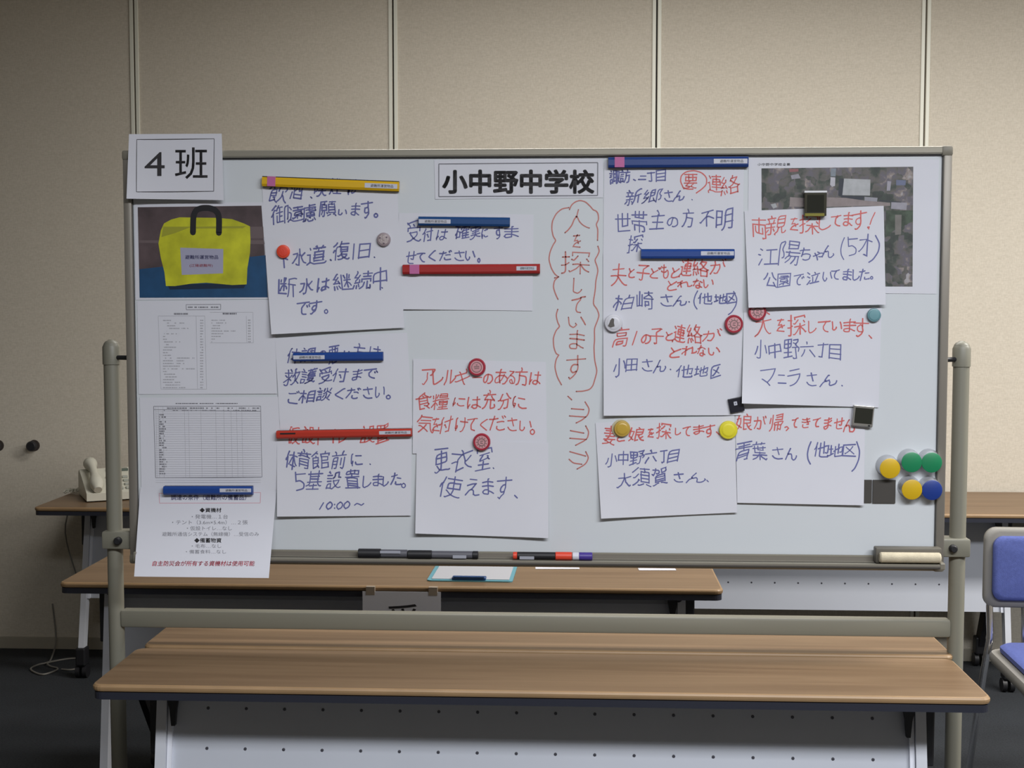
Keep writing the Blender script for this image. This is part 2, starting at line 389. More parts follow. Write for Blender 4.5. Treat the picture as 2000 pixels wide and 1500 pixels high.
# stand
PX = (at(221, 900, 2.95).x-WX, at(1874, 900, 2.95).x-WX); PR = .0175; PY = .026
ztop = at(219, 664, 2.95).z
for i, x in enumerate(PX):
    s = 1 if i == 0 else -1
    p = MB()
    prof = [(x, PY, z) for z in (.10, ztop-.016, ztop-.008, ztop-.003, ztop)]
    p.tube(prof, [PR, PR, PR*.93, PR*.7, PR*.25], 20)
    post = p.build('post', BEIGE, wb, True)
    MB().tube([(x, PY, ztop-.055), (x, PY, ztop-.016), (x, PY, ztop-.006), (x, PY, ztop+.001)], [PR+.002, PR+.002, PR*.85, PR*.3], 20).build('post_cap', BEIGE, post, True)
    zc = at(235, 1052, 2.95).z; zp = at(240, 698, 2.95).z
    xe = (x0+.004) if i == 0 else (x1-.004)
    MB().tube([(x, PY, zp), (xe, .004, zp)], .0052, 10).build('pivot_pin', BLACK, wb, True)
    a, b = sorted((x-s*(PR+.004), xe+s*.002))
    cl = MB().box(a, -.001, zc-.02, b, PY+PR+.006, zc+.02, .004).build('clamp', BEIGE, wb, True)
    xm = x+s*(PR+.0)
    kn = MB().lathe([(.009, 0), (.009, -.008), (.006, -.012)], 14, xm, zc+.0, -.001).build('clamp_screw', BLACK, cl, True)
    # foot on casters
    f = MB().box(x-.018, PY-.30, .072, x+.018, PY+.30, .108, .006).build('foot', BEIGE, wb, True)
    for yy in (-.27, .27):
        c = MB().box(x-.016, PY+yy-.02, .045, x+.016, PY+yy+.02, .075, .004)
        for dx in (-.012, .012): c.tube([(x+dx-.007, PY+yy, .025), (x+dx+.007, PY+yy, .025)], .025, 18)
        c.build('caster', BLACK, f, True)
zc0 = at(600, 1193.5, 2.95).z
MB().box(PX[0]+PR-.004, PY-.016, zc0-.040, PX[1]-PR+.004, PY+.016, zc0, .006).build('crossbar', BEIGE, wb, True)
MB().box(PX[0]+PR-.004, PY-.016, .22, PX[1]-PR+.004, PY+.016, .255, .006).build('crossbar', BEIGE, wb, True)

# ================================================================== INK: stroke glyphs (pen paths) and printed lettering
GL = {  # pen paths on a 63 x 63 box, x, y down
  'や': [[38,6,31,0,28,0],[0,28,4,30,15,24,18,24,21,21,38,15,45,13,55,14,59,16,62,19,63,29,62,33,55,38,49,39,41,38,38,35],[12,8,18,19,18,22,21,24,34,63]],
  '飲': [[15,15,16,22],[59,30,62,21,61,15,40,15],[23,55,22,50,18,49],[23,55,6,60],[6,33,26,33],[47,41,50,43,55,55,63,63],[15,4,19,6,29,14],[6,43,26,43,26,23,6,23,6,60],[41,2,40,15,38,16,34,27],[18,0,16,2,15,4,13,5,10,9,0,16],[23,55,25,57,27,62,30,63,32,63,38,57,41,52,45,43,47,41,47,26]],
  '酒': [[3,0,10,5],[21,48,60,48],[11,41,2,63],[60,62,21,62],[0,22,8,26],[60,35,48,35,46,33,46,3],[34,3,34,26,33,31,28,38,21,38],[18,3,63,3],[60,62,60,19,21,19,21,62]],
  '喫': [[49,4,47,17,45,25,41,31],[61,44,42,44,39,46],[20,5,35,5],[42,4,60,4,58,29,57,31,53,31,51,31],[35,16,21,16],[0,53,0,5,12,5,12,45,0,45],[20,26,35,26],[28,0,28,33],[19,44,37,44,42,47,44,53,51,59,58,63,63,62],[16,63,23,63,33,55,37,47,39,46,39,39]],
  '煙': [[0,29,2,14],[9,26,14,26],[9,45,13,49,17,55,16,57],[14,26,18,13],[35,3,36,32],[25,46,60,46],[49,3,49,32],[62,3,22,3],[42,62,42,39],[49,15,24,15,24,31,61,32,61,15,49,15],[20,63,63,63],[1,63,5,56,7,46,9,45,9,0]],
  'は': [[2,54,6,51,10,41],[60,14,44,16,24,15],[46,1,46,30,48,49,46,57,45,60,42,62,30,63,26,61,22,56,22,52,25,47,32,44,40,44,46,44,49,48,54,49,63,57],[3,63,2,54,1,53,0,50,0,36,4,0]],
  '御': [[49,63,49,7,63,7,63,50,62,52,59,52],[15,0,12,1,1,13],[41,39,32,39],[21,58,21,36],[8,28,5,29,0,35],[41,9,24,8],[42,25,20,25],[32,57,32,9],[43,55,21,58],[25,1,24,8,22,10,19,16,13,16,9,22,8,26,9,63]],
  '遠': [[50,43,57,37],[0,25,9,25,9,53],[63,57,60,60,57,61,32,61,21,59,12,53,9,53],[11,10,4,5,2,4],[0,63,0,60,5,54,9,53],[57,37,61,37],[57,37,53,33],[37,36,35,34,24,33,24,22,52,22,53,23,53,33],[21,4,55,4],[17,14,60,14],[38,0,38,14],[16,47,20,48,26,44,35,38,38,34,53,33],[38,52,38,38,37,36],[57,49,52,46,50,43,38,39]],
  '慮': [[58,4,31,4],[32,45,32,48],[48,58,48,61,46,62,27,62,24,59,24,53],[38,52,32,48],[55,52,62,59],[7,61,9,61,12,59,14,55,14,52],[36,44,36,32],[17,38,55,38],[1,63,0,60,3,55,5,44,6,12,60,12,61,13,59,18,63,22],[15,20,51,18],[63,22,61,25,34,25,32,24,31,21,31,0],[36,32,37,31,55,32,55,44,54,45,17,45,17,32,18,31,34,31,36,32]],
  '願': [[38,24,60,24],[21,0,19,12],[60,36,38,36],[32,53,29,45],[43,56,34,62],[9,56,12,45,15,43],[63,62,56,55,54,55],[29,25,12,25],[48,12,49,0],[13,61,15,63,20,62,21,36],[0,61,4,40,4,0,29,0],[37,0,62,0],[48,12,38,13,38,48,39,49,60,49,60,12,48,12],[19,12,29,13,29,36,12,36,12,12,19,12]],
  'い': [[51,4,57,19,63,47],[0,0,2,41,5,52,9,59,12,62,15,63,22,61,29,48,28,41]],
  'ま': [[63,27,32,29,1,28],[0,11,32,13,62,11],[63,56,51,51,43,48,37,47,32,45,15,45,8,46,3,49,1,52,1,56,8,62,19,63,30,61,34,57,33,3,37,0]],
  'す': [[37,24,27,23,22,25,18,29,17,38,20,43,25,46,38,44],[0,11,63,10],[37,0,37,24,39,31,40,39,37,50,30,57,25,61,20,63,15,61]],
  '下': [[30,20,36,21,58,34],[30,0,30,63],[0,0,63,0]],
  '水': [[41,29,55,15],[0,54,3,54,12,44,18,32,21,21,20,19,3,19],[31,0,32,23,31,24,31,61,23,63,19,60],[63,53,59,53,52,47,43,37,41,33,41,29,39,29,36,24,32,23]],
  '道': [[37,21,38,11],[63,60,60,63,31,63,22,62,10,56],[54,32,24,32],[54,42,24,42],[25,0,27,0,30,4,29,10],[9,12,4,5],[0,63,5,58,10,56],[10,56,10,28,0,28],[47,10,50,1],[24,42,24,52,25,53,53,53,54,52,54,22,53,21,25,21,24,42],[60,10,19,10]],
  '復': [[27,26,55,26],[18,51,21,51,26,47,30,46],[44,56,44,58,53,62,59,63,63,61],[44,56,45,54,52,48,52,44,33,44,32,43],[44,56,38,56],[12,1,9,6,0,14],[8,28,4,29,0,33],[27,18,24,14],[32,0,29,2,28,8],[59,8,28,8],[38,56,37,58,31,61,22,63,18,62],[38,56,38,54,31,48,30,46],[27,18,28,35,55,34,55,18,27,18],[34,35,32,43,31,44,30,46],[28,8,25,10,24,14,21,17,14,17,9,24,8,27,9,63]],
  '旧': [[0,0,0,63],[63,29,21,29],[21,57,63,57],[63,62,63,3,22,2,21,63]],
  '断': [[18,29,13,31,6,42,6,45],[24,14,28,6,27,3],[54,62,54,24],[27,55,0,54,0,2],[11,14,8,5],[28,40,28,36,24,31,21,29,18,29],[62,24,37,24],[33,63,32,60,36,50,37,37,37,7,58,0,63,1],[8,21,29,21],[18,47,18,0]],
  '継': [[60,7,56,19],[11,23,1,23,1,21,10,2,14,0],[49,55,49,34],[0,63,3,49],[29,4,29,62,63,63],[41,17,38,8],[11,49,12,61],[18,47,21,57],[35,50,44,35,48,33],[49,3,48,33],[61,26,37,26],[17,29,21,40],[0,39,19,37],[48,33,55,37,61,47],[3,39,4,34,10,27,11,23,14,20,18,13]],
  '続': [[27,37,27,29,61,29,61,37],[25,63,28,62,35,54,37,46,37,39],[10,49,12,60],[0,63,2,49],[50,39,51,62,53,63,61,63,62,62,63,59,62,53],[18,47,22,57],[10,0,10,4,2,18,1,23,11,23],[45,2,45,19],[27,8,62,8],[30,19,59,19],[17,30,20,40],[0,40,19,37],[3,39,4,34,10,26,11,23,14,21,18,14]],
  '中': [[0,39,63,39],[32,0,32,63],[63,43,62,13,0,13,0,43]],
  'で': [[50,18,54,27],[63,23,58,14],[39,2,37,7,30,15,25,26,24,32,24,42,28,51,34,57,40,61,50,63],[0,6,58,0]],
  'む': [[63,22,57,16,51,12],[15,49,10,50,5,48,1,43,1,37,3,32,7,28,13,27,17,27],[0,14,16,14,26,13,34,12,37,9],[54,42,56,45,56,55,50,61,40,63,29,63,19,62,15,59,15,49,18,43,19,38,19,34,17,27,17,3,20,0]],
  '体': [[15,1,18,0],[8,21,3,24,1,28,0,31],[20,15,37,15,44,19,54,39,63,49],[41,63,41,1],[28,50,53,50],[15,1,10,13,8,20,9,23,9,63],[62,15,45,15,38,19,36,21,27,39,20,49]],
  '調': [[21,12,0,12],[52,61,55,63,61,63,63,59,62,3,30,3,30,40,28,51,26,57,23,61],[3,22,18,22],[12,5,9,0],[3,32,18,32],[46,10,46,28],[54,16,39,16],[55,28,37,28],[19,59,19,42,3,42,3,63],[38,55,39,38,53,38,53,52,39,52],[3,59,19,59,23,61]],
  'の': [[31,60,36,63,45,61,53,56,60,46,63,35,62,24,60,15,54,7,46,2,41,0,27,0,19,3,13,7,7,14,2,24,0,33,0,39,4,50,7,54,11,55,18,53,24,44,29,28,33,0]],
  '悪': [[62,59,55,51,51,49],[35,48,27,43,27,38],[0,61,3,61,5,58,9,50],[47,57,46,61,44,63,23,63,20,60,20,50],[47,57,45,54],[62,0,3,0],[24,38,24,0],[40,38,40,0],[40,11,8,11,7,26,56,26,57,12,56,11,40,11],[63,38,1,38]],
  '方': [[23,30,55,31,55,42,52,59,49,62,46,63,35,62],[34,13,35,5,33,0],[3,13,63,13],[0,62,4,62,8,59,13,54,19,44,23,30,24,13]],
  '救': [[50,44,50,49],[50,44,47,42,42,26,40,25],[50,44,52,43,55,34,58,22,58,16],[0,50,11,41,16,40],[9,32,3,24],[24,2,30,7],[62,61,50,49],[17,38,22,39,30,47],[17,33,21,31,29,23],[50,49,47,50,45,54,38,60,34,62,32,62],[31,14,0,14],[42,16,63,16],[35,31,37,26,40,25,41,17,43,14,44,2,47,0],[16,2,16,33,17,33,17,38,16,40,16,59,15,63,8,63,4,61]],
  '護': [[3,22,19,22],[42,58,42,56,35,51,34,47],[31,22,27,23,25,27],[19,32,3,32],[63,62,61,63,55,62,49,59,48,58],[3,59,3,42,19,42,19,59,3,59],[9,0,12,6],[21,12,0,12],[32,17,61,18],[26,4,63,4],[32,32,59,32],[32,25,60,25],[52,8,52,0],[62,39,32,39],[45,12,47,19,47,39],[37,0,37,8,33,12,31,20,32,23,32,39],[28,46,55,46,56,47,55,50,49,55,48,58,42,58,42,59,29,63,24,62]],
  '受': [[0,3,1,5,10,5,49,0,55,1],[47,21,48,17,52,9],[31,15,28,9],[0,63,17,59,26,56,27,54],[13,35,14,41,26,51,27,54],[27,54,33,54],[11,21,11,15,8,10,6,9],[63,61,56,63,38,58,35,57,33,54],[59,31,59,21,47,21,0,21,0,31],[9,35,46,35,46,41,41,47,34,51,33,54]],
  '付': [[37,44,29,30,26,30],[0,29,6,22,10,20],[23,16,63,16],[37,63,49,63,53,62,53,0],[11,63,11,22,10,19,11,13,17,2,17,0]],
  'ご': [[63,7,59,0],[1,44,0,48,1,55,3,58,9,61,18,63,36,63,50,61],[53,10,49,3,47,2],[5,12,10,13,44,13]],
  'く': [[58,63,1,34,0,29,7,23,55,0,63,0]],
  '相': [[25,42,25,38,23,35,18,30,14,28],[14,28,11,28,9,29,5,40,0,47,0,49],[34,40,63,40],[34,58,63,58],[34,22,63,22],[14,0,13,24,14,30,14,63],[63,62,63,4,34,4,34,63],[25,15,1,15]],
  '談': [[61,5,54,14],[27,63,35,59,43,47],[43,47,44,31],[43,47,47,49,54,59,63,63],[33,5,29,15],[43,17,49,19,62,29],[54,48,60,38],[21,13,0,13],[28,49,33,37],[8,0,12,5],[3,22,18,22],[19,32,3,32],[3,63,3,43,20,43,20,59,3,59],[44,1,43,17,41,17,40,21,36,25,31,28,27,27]],
  'だ': [[63,8,59,1,57,0],[61,59,56,62,42,63,36,62,30,56,30,47],[50,4,54,12],[57,28,54,26,34,27],[20,2,19,11,17,17,15,30,4,63],[34,13,16,16,0,15]],
  'し': [[0,0,2,1,1,53,7,60,16,63,32,63,39,62,56,55,63,49,63,47]],
  'た': [[59,26,36,26],[63,58,61,61,57,62,44,63,36,61,32,58,31,56,31,47],[35,11,16,14,0,14],[20,0,19,12,17,17,14,33,3,63]],
  'さ': [[5,39,4,43,3,52,5,56,10,60,23,63,50,62],[63,8,60,12,47,14,31,15,0,15],[35,38,44,39,52,39,52,38,42,21,41,16,37,13,37,8,33,0]],
  '仮': [[0,30,0,28,4,23,8,21],[17,62,24,45,25,30,25,8,44,6,56,3,60,4],[32,24,35,36,45,53,58,62,63,61],[26,62,29,62,32,61,43,53,53,37,56,24,25,24],[9,63,9,22,8,21,10,14,15,2,19,0]],
  '設': [[22,13,0,13],[12,6,9,0,7,0],[19,23,2,23],[26,25,30,21,33,15,34,3,50,3,51,21,52,23,60,23],[2,60,3,43,19,43,19,60],[2,33,19,33],[31,33,32,41,40,53,54,61,58,63,63,61],[2,60,19,60,22,62,27,63,36,59,45,53,52,43,55,34,27,33]],
  '置': [[11,46,52,46],[52,38,11,38],[41,11,41,1],[22,0,22,11],[11,54,52,54],[31,12,29,29],[1,20,61,20],[41,1,58,0,58,11,31,12,5,11,5,10,5,1,6,0,41,1],[11,63,11,30,29,29,52,30,52,62],[63,63,0,63]],
  'ト': [[63,36,20,26,1,24],[0,0,1,63]],
  'イ': [[0,34,18,28,31,22,39,20],[39,20,40,63],[39,20,41,17,53,9,63,0]],
  'レ': [[63,30,63,32,55,40,39,50,14,61,1,63,0,62,0,0]],
  '育': [[32,8,31,2,27,0],[11,41,53,41],[12,21,14,17,19,13,21,9],[44,9,44,13],[11,51,53,51],[44,13,48,16,49,20],[35,62,38,63,49,63,52,61,53,32,11,31,11,63],[0,9,63,9],[57,23,51,20,19,22,14,22,12,21,7,22,5,21]],
  '館': [[5,62,10,61,21,56],[36,47,59,47,60,63],[36,36,57,36,57,22,36,22],[48,10,48,5,47,2],[14,16,15,23],[36,63,60,63],[14,4,21,9],[23,34,5,34],[36,22,36,63],[36,22,32,18,32,10,62,10,63,18],[5,44,23,44,23,24,5,23,5,62],[0,16,17,0],[19,51,24,62]],
  '前': [[45,12,46,8,50,1],[5,47,27,47],[42,49,42,25],[47,62,54,63,56,62,57,61,58,23],[10,0,13,1,17,6,17,13],[5,35,27,35],[17,62,21,63,25,63,27,61,27,25,26,24,5,24,5,63],[63,13,0,13]],
  'に': [[29,10,60,10],[9,39,10,42,7,50,3,53],[26,44,25,51,27,55,32,58,44,60,63,59],[3,63,3,53,1,53,0,49,0,30,4,3,9,0]],
  '５': [[0,57,18,62,36,63,45,61,58,55,63,47,63,39,58,31,48,26,35,24,6,27,5,18,8,0,60,0]],
  '基': [[14,17,46,17],[14,26,46,26],[30,62,30,44],[3,7,57,7],[15,50,45,50],[60,36,0,36],[55,63,6,63],[63,51,58,51,51,46,46,40,46,0],[1,52,8,48,15,41,14,0]],
  '１': [[6,2,32,0],[32,62,32,0],[0,63,63,63]],
  '０': [[58,51,48,60,38,63,21,62,15,60,8,55,1,41,0,26,4,13,8,8,16,2,22,0,41,0,48,3,55,7,61,15,63,24,63,38,58,51]],
  '確': [[19,31,26,31,32,28],[0,45,1,38,5,37],[35,24,61,24],[33,50,60,50],[33,37,61,37],[1,5,20,5],[63,63,33,63],[32,28,33,63],[27,16,27,7,42,7,62,7,62,15],[48,16,50,20,49,63],[32,28,33,24,35,24,36,19,40,13,41,9,44,5,45,0],[6,62,6,37,5,34,10,11,10,5],[6,56,19,56,19,28,6,27]],
  '実': [[32,0,33,7],[28,44,27,49,19,57,6,63,0,61],[63,62,60,63,46,58,38,51,36,49,36,44],[11,32,54,32],[31,43,32,15],[63,44,3,44],[4,16,4,7,61,7,61,16,55,21,10,21]],
  'せ': [[54,61,32,63,22,61,19,59,17,55,16,42,17,3],[48,0,48,33,47,40,45,42,37,42,35,40],[63,18,0,23]],
  'て': [[42,2,40,8,34,12,28,23,26,30,27,43,31,52,36,57,43,60,54,63],[63,0,48,1,42,2,32,2,0,5]],
  'ア': [[3,62,7,63,11,62,17,57,23,50,26,43,29,32,30,18],[43,25,47,24,60,9,63,1,62,0,0,0]],
  'ル': [[36,0,36,60,42,59,52,52,63,40,63,34],[0,63,4,59,8,53,13,40,15,0]],
  'ギ': [[50,17,54,11,50,4],[57,0,59,1,63,7],[60,33,57,37,55,37,5,44,0,43],[50,17,2,23],[21,7,24,8,34,60,37,63]],
  'あ': [[21,30,15,32,5,39,1,46,0,53,3,58,8,60,24,55],[54,10,36,12,2,12],[47,22,43,32,36,42,29,50,24,50],[40,63,50,61,58,55,63,47,62,37,57,30,49,26,33,25,22,27],[26,59,22,45,21,30,24,2,28,0]],
  'る': [[47,0,45,6,25,20,23,25],[51,0,11,1],[0,40,14,29,23,25,25,26,40,25,51,27,59,32,63,41,61,52,56,57,50,60,44,61,43,62,27,63,20,60,17,58,16,51,21,46,32,45,41,51,44,61]],
  'ー': [[63,31,0,31]],
  '食': [[13,43,47,42],[13,32,47,32],[42,54,44,52,51,47,51,46],[32,21,30,14,27,13],[51,46,47,42],[0,21,3,22,12,19,15,21,47,21],[49,18,47,21,47,42],[32,3,37,9,49,18,58,21,63,20],[53,63,43,56,42,54,30,49],[31,59,13,62,13,21,15,16,34,0]],
  '糧': [[10,35,16,37,20,43,20,46],[21,4,18,17],[3,17,2,8,0,4],[10,35,6,38,0,53],[58,9,30,9],[1,26,21,26,25,24,63,24],[59,39,29,39],[28,54,60,54],[30,9,30,16,57,16,58,15,58,3,57,1,31,1,30,2,30,9],[43,32,58,31,59,33,59,45,58,46,29,46,29,32,30,31,43,32],[43,32,43,63],[63,63,24,63],[11,63,11,0]],
  '充': [[42,20,50,27,52,31],[1,63,10,59,17,53,20,44,21,34],[39,33,39,57,40,61,42,62,60,61,63,54,61,49],[9,33,11,28,21,17,22,13],[31,12,33,5,29,0],[0,12,61,12],[58,35,56,32,52,31,45,32,21,34,6,33]],
  '分': [[63,26,61,26,54,19,43,2],[26,29,24,40,19,52,9,61,5,63,1,62],[8,23,12,29,51,29,50,51,47,61,45,63,35,63,32,61],[24,0,20,2,16,11,8,23,3,27,0,27]],
  '気': [[54,18,15,18],[62,51,63,54,62,62,58,63,53,58,50,48,50,29,7,29],[14,7,60,7],[6,39,11,39,17,43,30,52,38,59],[0,62,4,63,18,54,27,46,34,36],[0,23,4,20,12,8,14,7,14,0]],
  'を': [[58,61,33,63,21,61,17,57,16,51,19,45,31,37,37,35],[63,24,44,31,37,33],[24,0,22,9],[19,10,19,15,13,23,12,27],[0,9,19,10,51,7],[0,37,12,27,22,25,31,25,35,27,37,33,37,48]],
  'け': [[10,39,8,48,4,51],[30,63,34,63,37,61,44,55,47,47,49,36,49,2,47,1],[24,19,25,20,47,20,63,18],[8,0,4,3,0,32,1,47,2,50,4,51,4,60]],
  '更': [[63,60,59,63,47,62,31,59,25,56,24,55],[20,55,13,44,11,43],[20,55,24,55],[20,55,19,57,7,62,3,63,0,61],[3,0,59,0],[54,25,9,25],[31,38,54,38,54,12,9,12,9,38,31,38],[24,55,30,44,31,36,31,0]],
  '衣': [[16,33,11,33,0,40],[32,13,33,4,31,0],[44,40,46,39,58,27],[16,63,38,57],[32,13,34,14,39,33,42,40,44,40,45,46,55,57,63,62],[1,12,29,12,32,13,34,12,62,12],[32,13,29,15,26,20,17,29,16,33,16,63]],
  '室': [[42,25,46,26,48,31],[48,31,52,32,55,35],[32,6,30,0],[14,34,15,30,22,23,24,19],[31,63,31,40],[7,48,56,48],[62,15,61,6,1,6,1,15],[63,63,0,63],[54,19,9,19],[10,35,42,33,48,31]],
  '使': [[10,19,5,20,0,28],[42,20,24,20,24,36,60,35,60,21,60,20,42,20],[22,8,63,8],[22,42,24,43,34,52,46,59,60,62,63,61],[18,61,22,62,29,59,37,52,39,48,41,41,42,34,42,1],[16,0,11,11,10,19,10,20,10,63]],
  'え': [[39,21,37,26,25,37,23,42],[44,4,13,0],[43,20,39,21,26,21,2,22],[0,60,17,44,23,42,30,43,33,45,37,58,40,61,44,63,63,62]],
  '人': [[0,63,9,57,20,44,26,30,29,22,31,21],[31,0,31,21],[31,21,34,23,38,35,45,47,54,57,63,62]],
  '探': [[23,12,23,4,60,4,60,12],[21,25,25,25,27,24,36,13],[55,20,59,25],[0,15,15,15],[42,63,42,29],[1,63,7,63,9,58,9,0],[0,38,6,37,10,34,16,33],[23,36,39,36,45,39,52,49,61,57,63,57],[61,36,46,36,42,38,37,41,32,48,27,54,21,58,19,57]],
  '新': [[15,8,13,1,10,0],[28,53,24,46],[21,25,23,15],[5,46,0,55],[6,26,6,22,8,20,6,14],[55,63,55,26],[32,62,36,52,37,44,38,8,57,3,62,4],[38,26,63,26],[9,62,13,62,15,61,15,26],[0,38,29,38],[30,26,0,26],[29,9,1,9]],
  '郷': [[38,15,24,15],[16,11,14,19,11,20],[11,20,10,24,4,32,3,38],[11,20,2,20,3,15,10,0],[14,39,12,37,3,38],[48,63,48,2,62,2,62,8,56,25,62,33,63,39,63,47,60,51,56,52,53,50],[14,39,12,39,14,39],[24,29,38,29,38,2,24,2,24,56],[34,40,38,47,38,53,40,53,42,58],[22,58,24,56,38,53],[18,30,16,36,14,39,15,40,12,48,5,58,0,61]],
  'ん': [[16,32,19,33,23,31,29,30,33,33,35,41,35,57,39,61,43,63,52,61,57,57,63,46,62,40],[0,62,9,40,12,35,16,32],[16,32,17,31,16,32],[31,0,28,1,15,27,14,31,16,32]],
  '要': [[39,55,40,51,46,45,47,39],[29,55,27,59,20,61,3,63,0,61],[19,39,15,50],[24,32,28,31],[40,27,40,0],[1,0,61,0],[22,12,5,12,5,27,58,27,58,12,22,12],[0,39,63,39],[23,39,24,29,22,25,22,0],[62,61,57,62,40,57,39,55,29,55],[29,55,27,53,15,50,9,51]],
  '連': [[4,1,11,10],[63,57,60,60,30,61,20,59,9,53],[0,63,0,58,5,53,9,53],[0,25,9,25,9,53],[18,5,58,5],[17,45,59,45],[22,25,54,25],[38,53,38,0],[38,15,22,15,22,35,53,35,54,34,54,16,53,15,38,15]],
  '絡': [[6,37,7,37,6,37],[18,47,21,58],[0,63,2,50,5,48],[59,38,63,37],[31,39,26,39],[19,37,6,39,6,37],[13,61,11,49],[57,63,32,63],[2,39,6,37],[57,43,32,43],[12,1,2,20,2,22,12,22],[34,13,40,22,47,29,59,38],[31,39,32,37,39,33,47,24,56,11,56,8,38,7],[31,39,32,43,32,63],[17,29,20,41],[59,38,57,43,57,63],[40,0,38,7,35,8,34,13,31,16],[6,37,5,34,11,26,12,22,15,20,18,13]],
  '世': [[61,63,11,62,11,2],[31,0,31,46,52,46,52,1],[0,20,63,20]],
  '帯': [[31,63,31,29],[31,19,31,0],[44,58,51,58,52,57,53,41,11,41,11,58],[0,7,63,7],[2,38,3,28,60,28,61,29,61,38],[50,0,50,19,13,19,13,0]],
  '主': [[36,15,36,9,28,1,25,0],[63,63,0,63],[7,38,56,38],[31,15,31,63],[3,15,59,15]],
  '不': [[32,17,27,18,10,35,3,40,0,40],[63,37,43,21,38,21],[63,0,3,0],[32,63,32,15,33,9,36,6,37,0]],
  '明': [[34,38,63,39],[63,19,34,19],[0,22,21,22],[0,50,0,1,21,2,21,43,0,43],[21,63,26,57,31,49,34,36,35,0,63,1,62,61,59,63,51,63,47,61]],
  '諏': [[16,12,0,12],[56,43,53,41,51,32,49,7],[14,31,3,31],[26,19,40,19],[26,35,40,35],[62,61,58,53,55,51],[3,21,14,21],[6,0,8,1,10,5],[26,51,26,3],[40,63,40,3],[2,63,2,42,15,43,15,59,2,59],[45,49,22,52],[47,63,47,61,56,50,56,43,58,41,60,34,63,8,47,7,43,3,22,3]],
  '訪': [[19,22,3,22],[44,1,46,7,46,13],[19,32,3,32],[46,63,54,63,57,59,59,29,39,29],[0,12,22,12],[19,59,3,59],[9,0,12,5,11,7],[63,13,30,13],[3,63,3,42,19,43,19,59],[40,13,38,37,34,51,26,62,22,62,19,59]],
  '二': [[56,0,7,0],[63,63,0,63]],
  '丁': [[34,0,34,60,32,62,28,63,17,63,13,61],[0,0,63,0]],
  '目': [[0,58,63,58],[0,19,63,19],[0,39,63,39],[63,63,62,0,0,0,0,63]],
  '夫': [[32,35,33,33,62,33],[8,11,58,11],[3,33,30,33,38,46,46,55,58,61,63,62],[0,62,3,63,15,57,27,45,29,38,32,35,32,0]],
  'と': [[5,0,19,24],[63,61,39,63,21,62,9,59,3,55,0,51,1,41,5,36,18,27,19,24],[59,10,25,24,19,24]],
  '子': [[63,30,0,30],[51,1,49,6,33,17,32,19,31,61,29,62,22,63,17,62],[7,0,50,0,51,1,58,0]],
  'ど': [[44,16,20,28,16,28],[16,28,15,31,4,39,2,44,1,53,3,56,9,61,19,63,36,63,50,62],[16,28,4,6,0,5],[47,3,49,4,53,10],[55,0,59,1,63,8]],
  'も': [[52,29,56,30,60,34,63,44,62,51,56,59,43,63,34,63,27,61,22,57,20,49,20,42,24,13,24,0],[0,30,3,33,18,35,38,35,41,35,44,32],[3,10,4,12,14,14,41,14]],
  '柏': [[44,13,47,0],[10,29,6,31,0,45,0,51],[11,23,16,25,21,32,21,35],[63,36,31,36],[31,59,63,59],[63,62,63,14,31,13,31,63],[21,14,1,14],[11,63,11,30,10,29,11,0]],
  '崎': [[26,21,31,21,36,20,44,13],[48,63,57,63,58,61,58,27],[44,13,50,15,59,21],[10,0,10,52],[29,6,61,6],[32,54,32,37,46,38,46,50,32,50],[44,13,45,0],[20,51,4,53,0,52,0,12],[26,27,63,27],[20,55,20,12]],
  '他': [[0,28,6,21,9,20],[28,8,28,57,28,60,34,62,60,62,62,58,63,54],[44,46,44,0],[19,29,26,28,29,25,42,21,46,18,60,14,60,40,58,43,53,44,50,42],[16,1,10,13,9,20,10,21,10,63]],
  '地': [[51,43,57,44,59,41,60,15,54,16,50,18,44,19],[28,28,21,30],[44,22,29,25],[0,18,18,18],[9,46,9,2],[62,51,63,54,63,57,62,60,59,62,36,63,31,62,30,60,29,57,29,8],[44,0,44,47],[0,51,8,48,9,46,19,43]],
  '区': [[61,0,0,0,0,62,63,63],[50,10,41,24,29,37,13,50,10,49],[52,49,32,28,16,15]],
  'れ': [[1,18,16,16],[17,26,21,26,26,20,33,16,40,14,45,15,48,20,45,48,46,58,50,60,57,59,62,56,63,51],[14,35,9,37,0,51,0,55],[17,26,18,24,17,26],[17,26,16,25,17,3,20,0],[15,63,15,36,14,35,15,30,17,26]],
  'な': [[0,47,3,45,11,33,17,19,18,14],[23,0,20,13],[49,13,63,19],[61,55,51,49,47,49,43,45,30,45,23,47,20,50,19,53,20,59,27,63,38,63,43,59,45,56,45,47,44,26],[0,14,18,14,20,13,29,13,35,11]],
  '高': [[3,63,3,36,60,36,60,61,56,63,53,63,49,61],[17,55,18,45,45,45,45,46,45,55,17,55],[29,0,31,1,32,8],[12,24,12,27,13,28,51,28,52,27,52,18,52,17,12,17,12,24],[0,8,63,8]],
  '小': [[63,46,58,31,51,18],[0,45,6,35,11,19],[31,0,31,61,27,63,18,63,14,60]],
  '田': [[63,58,1,58],[1,29,63,29],[31,0,31,58],[63,63,62,0,0,0,0,63]],
  '妻': [[40,56,40,58,58,63,61,62],[40,56,40,54,46,48,48,43],[2,63,22,61,29,59,30,57],[27,33,25,42],[11,53,16,51],[16,51,20,43],[60,4,2,4],[0,23,63,23],[31,0,31,33],[8,33,54,32,54,14,8,14],[62,43,1,43],[40,56,30,57,28,55,18,53,16,51]],
  '娘': [[29,22,58,22],[44,9,42,2,40,0],[18,57,15,53,11,51],[41,60,29,62],[50,51,60,44],[9,1,7,15,2,39,3,42,11,48],[29,62,29,10,58,10,57,36,29,36],[2,62,6,59,11,51,11,48,13,47,16,35,18,17,0,17],[42,37,43,43,47,50,50,51,50,54,58,61,60,63,63,62]],
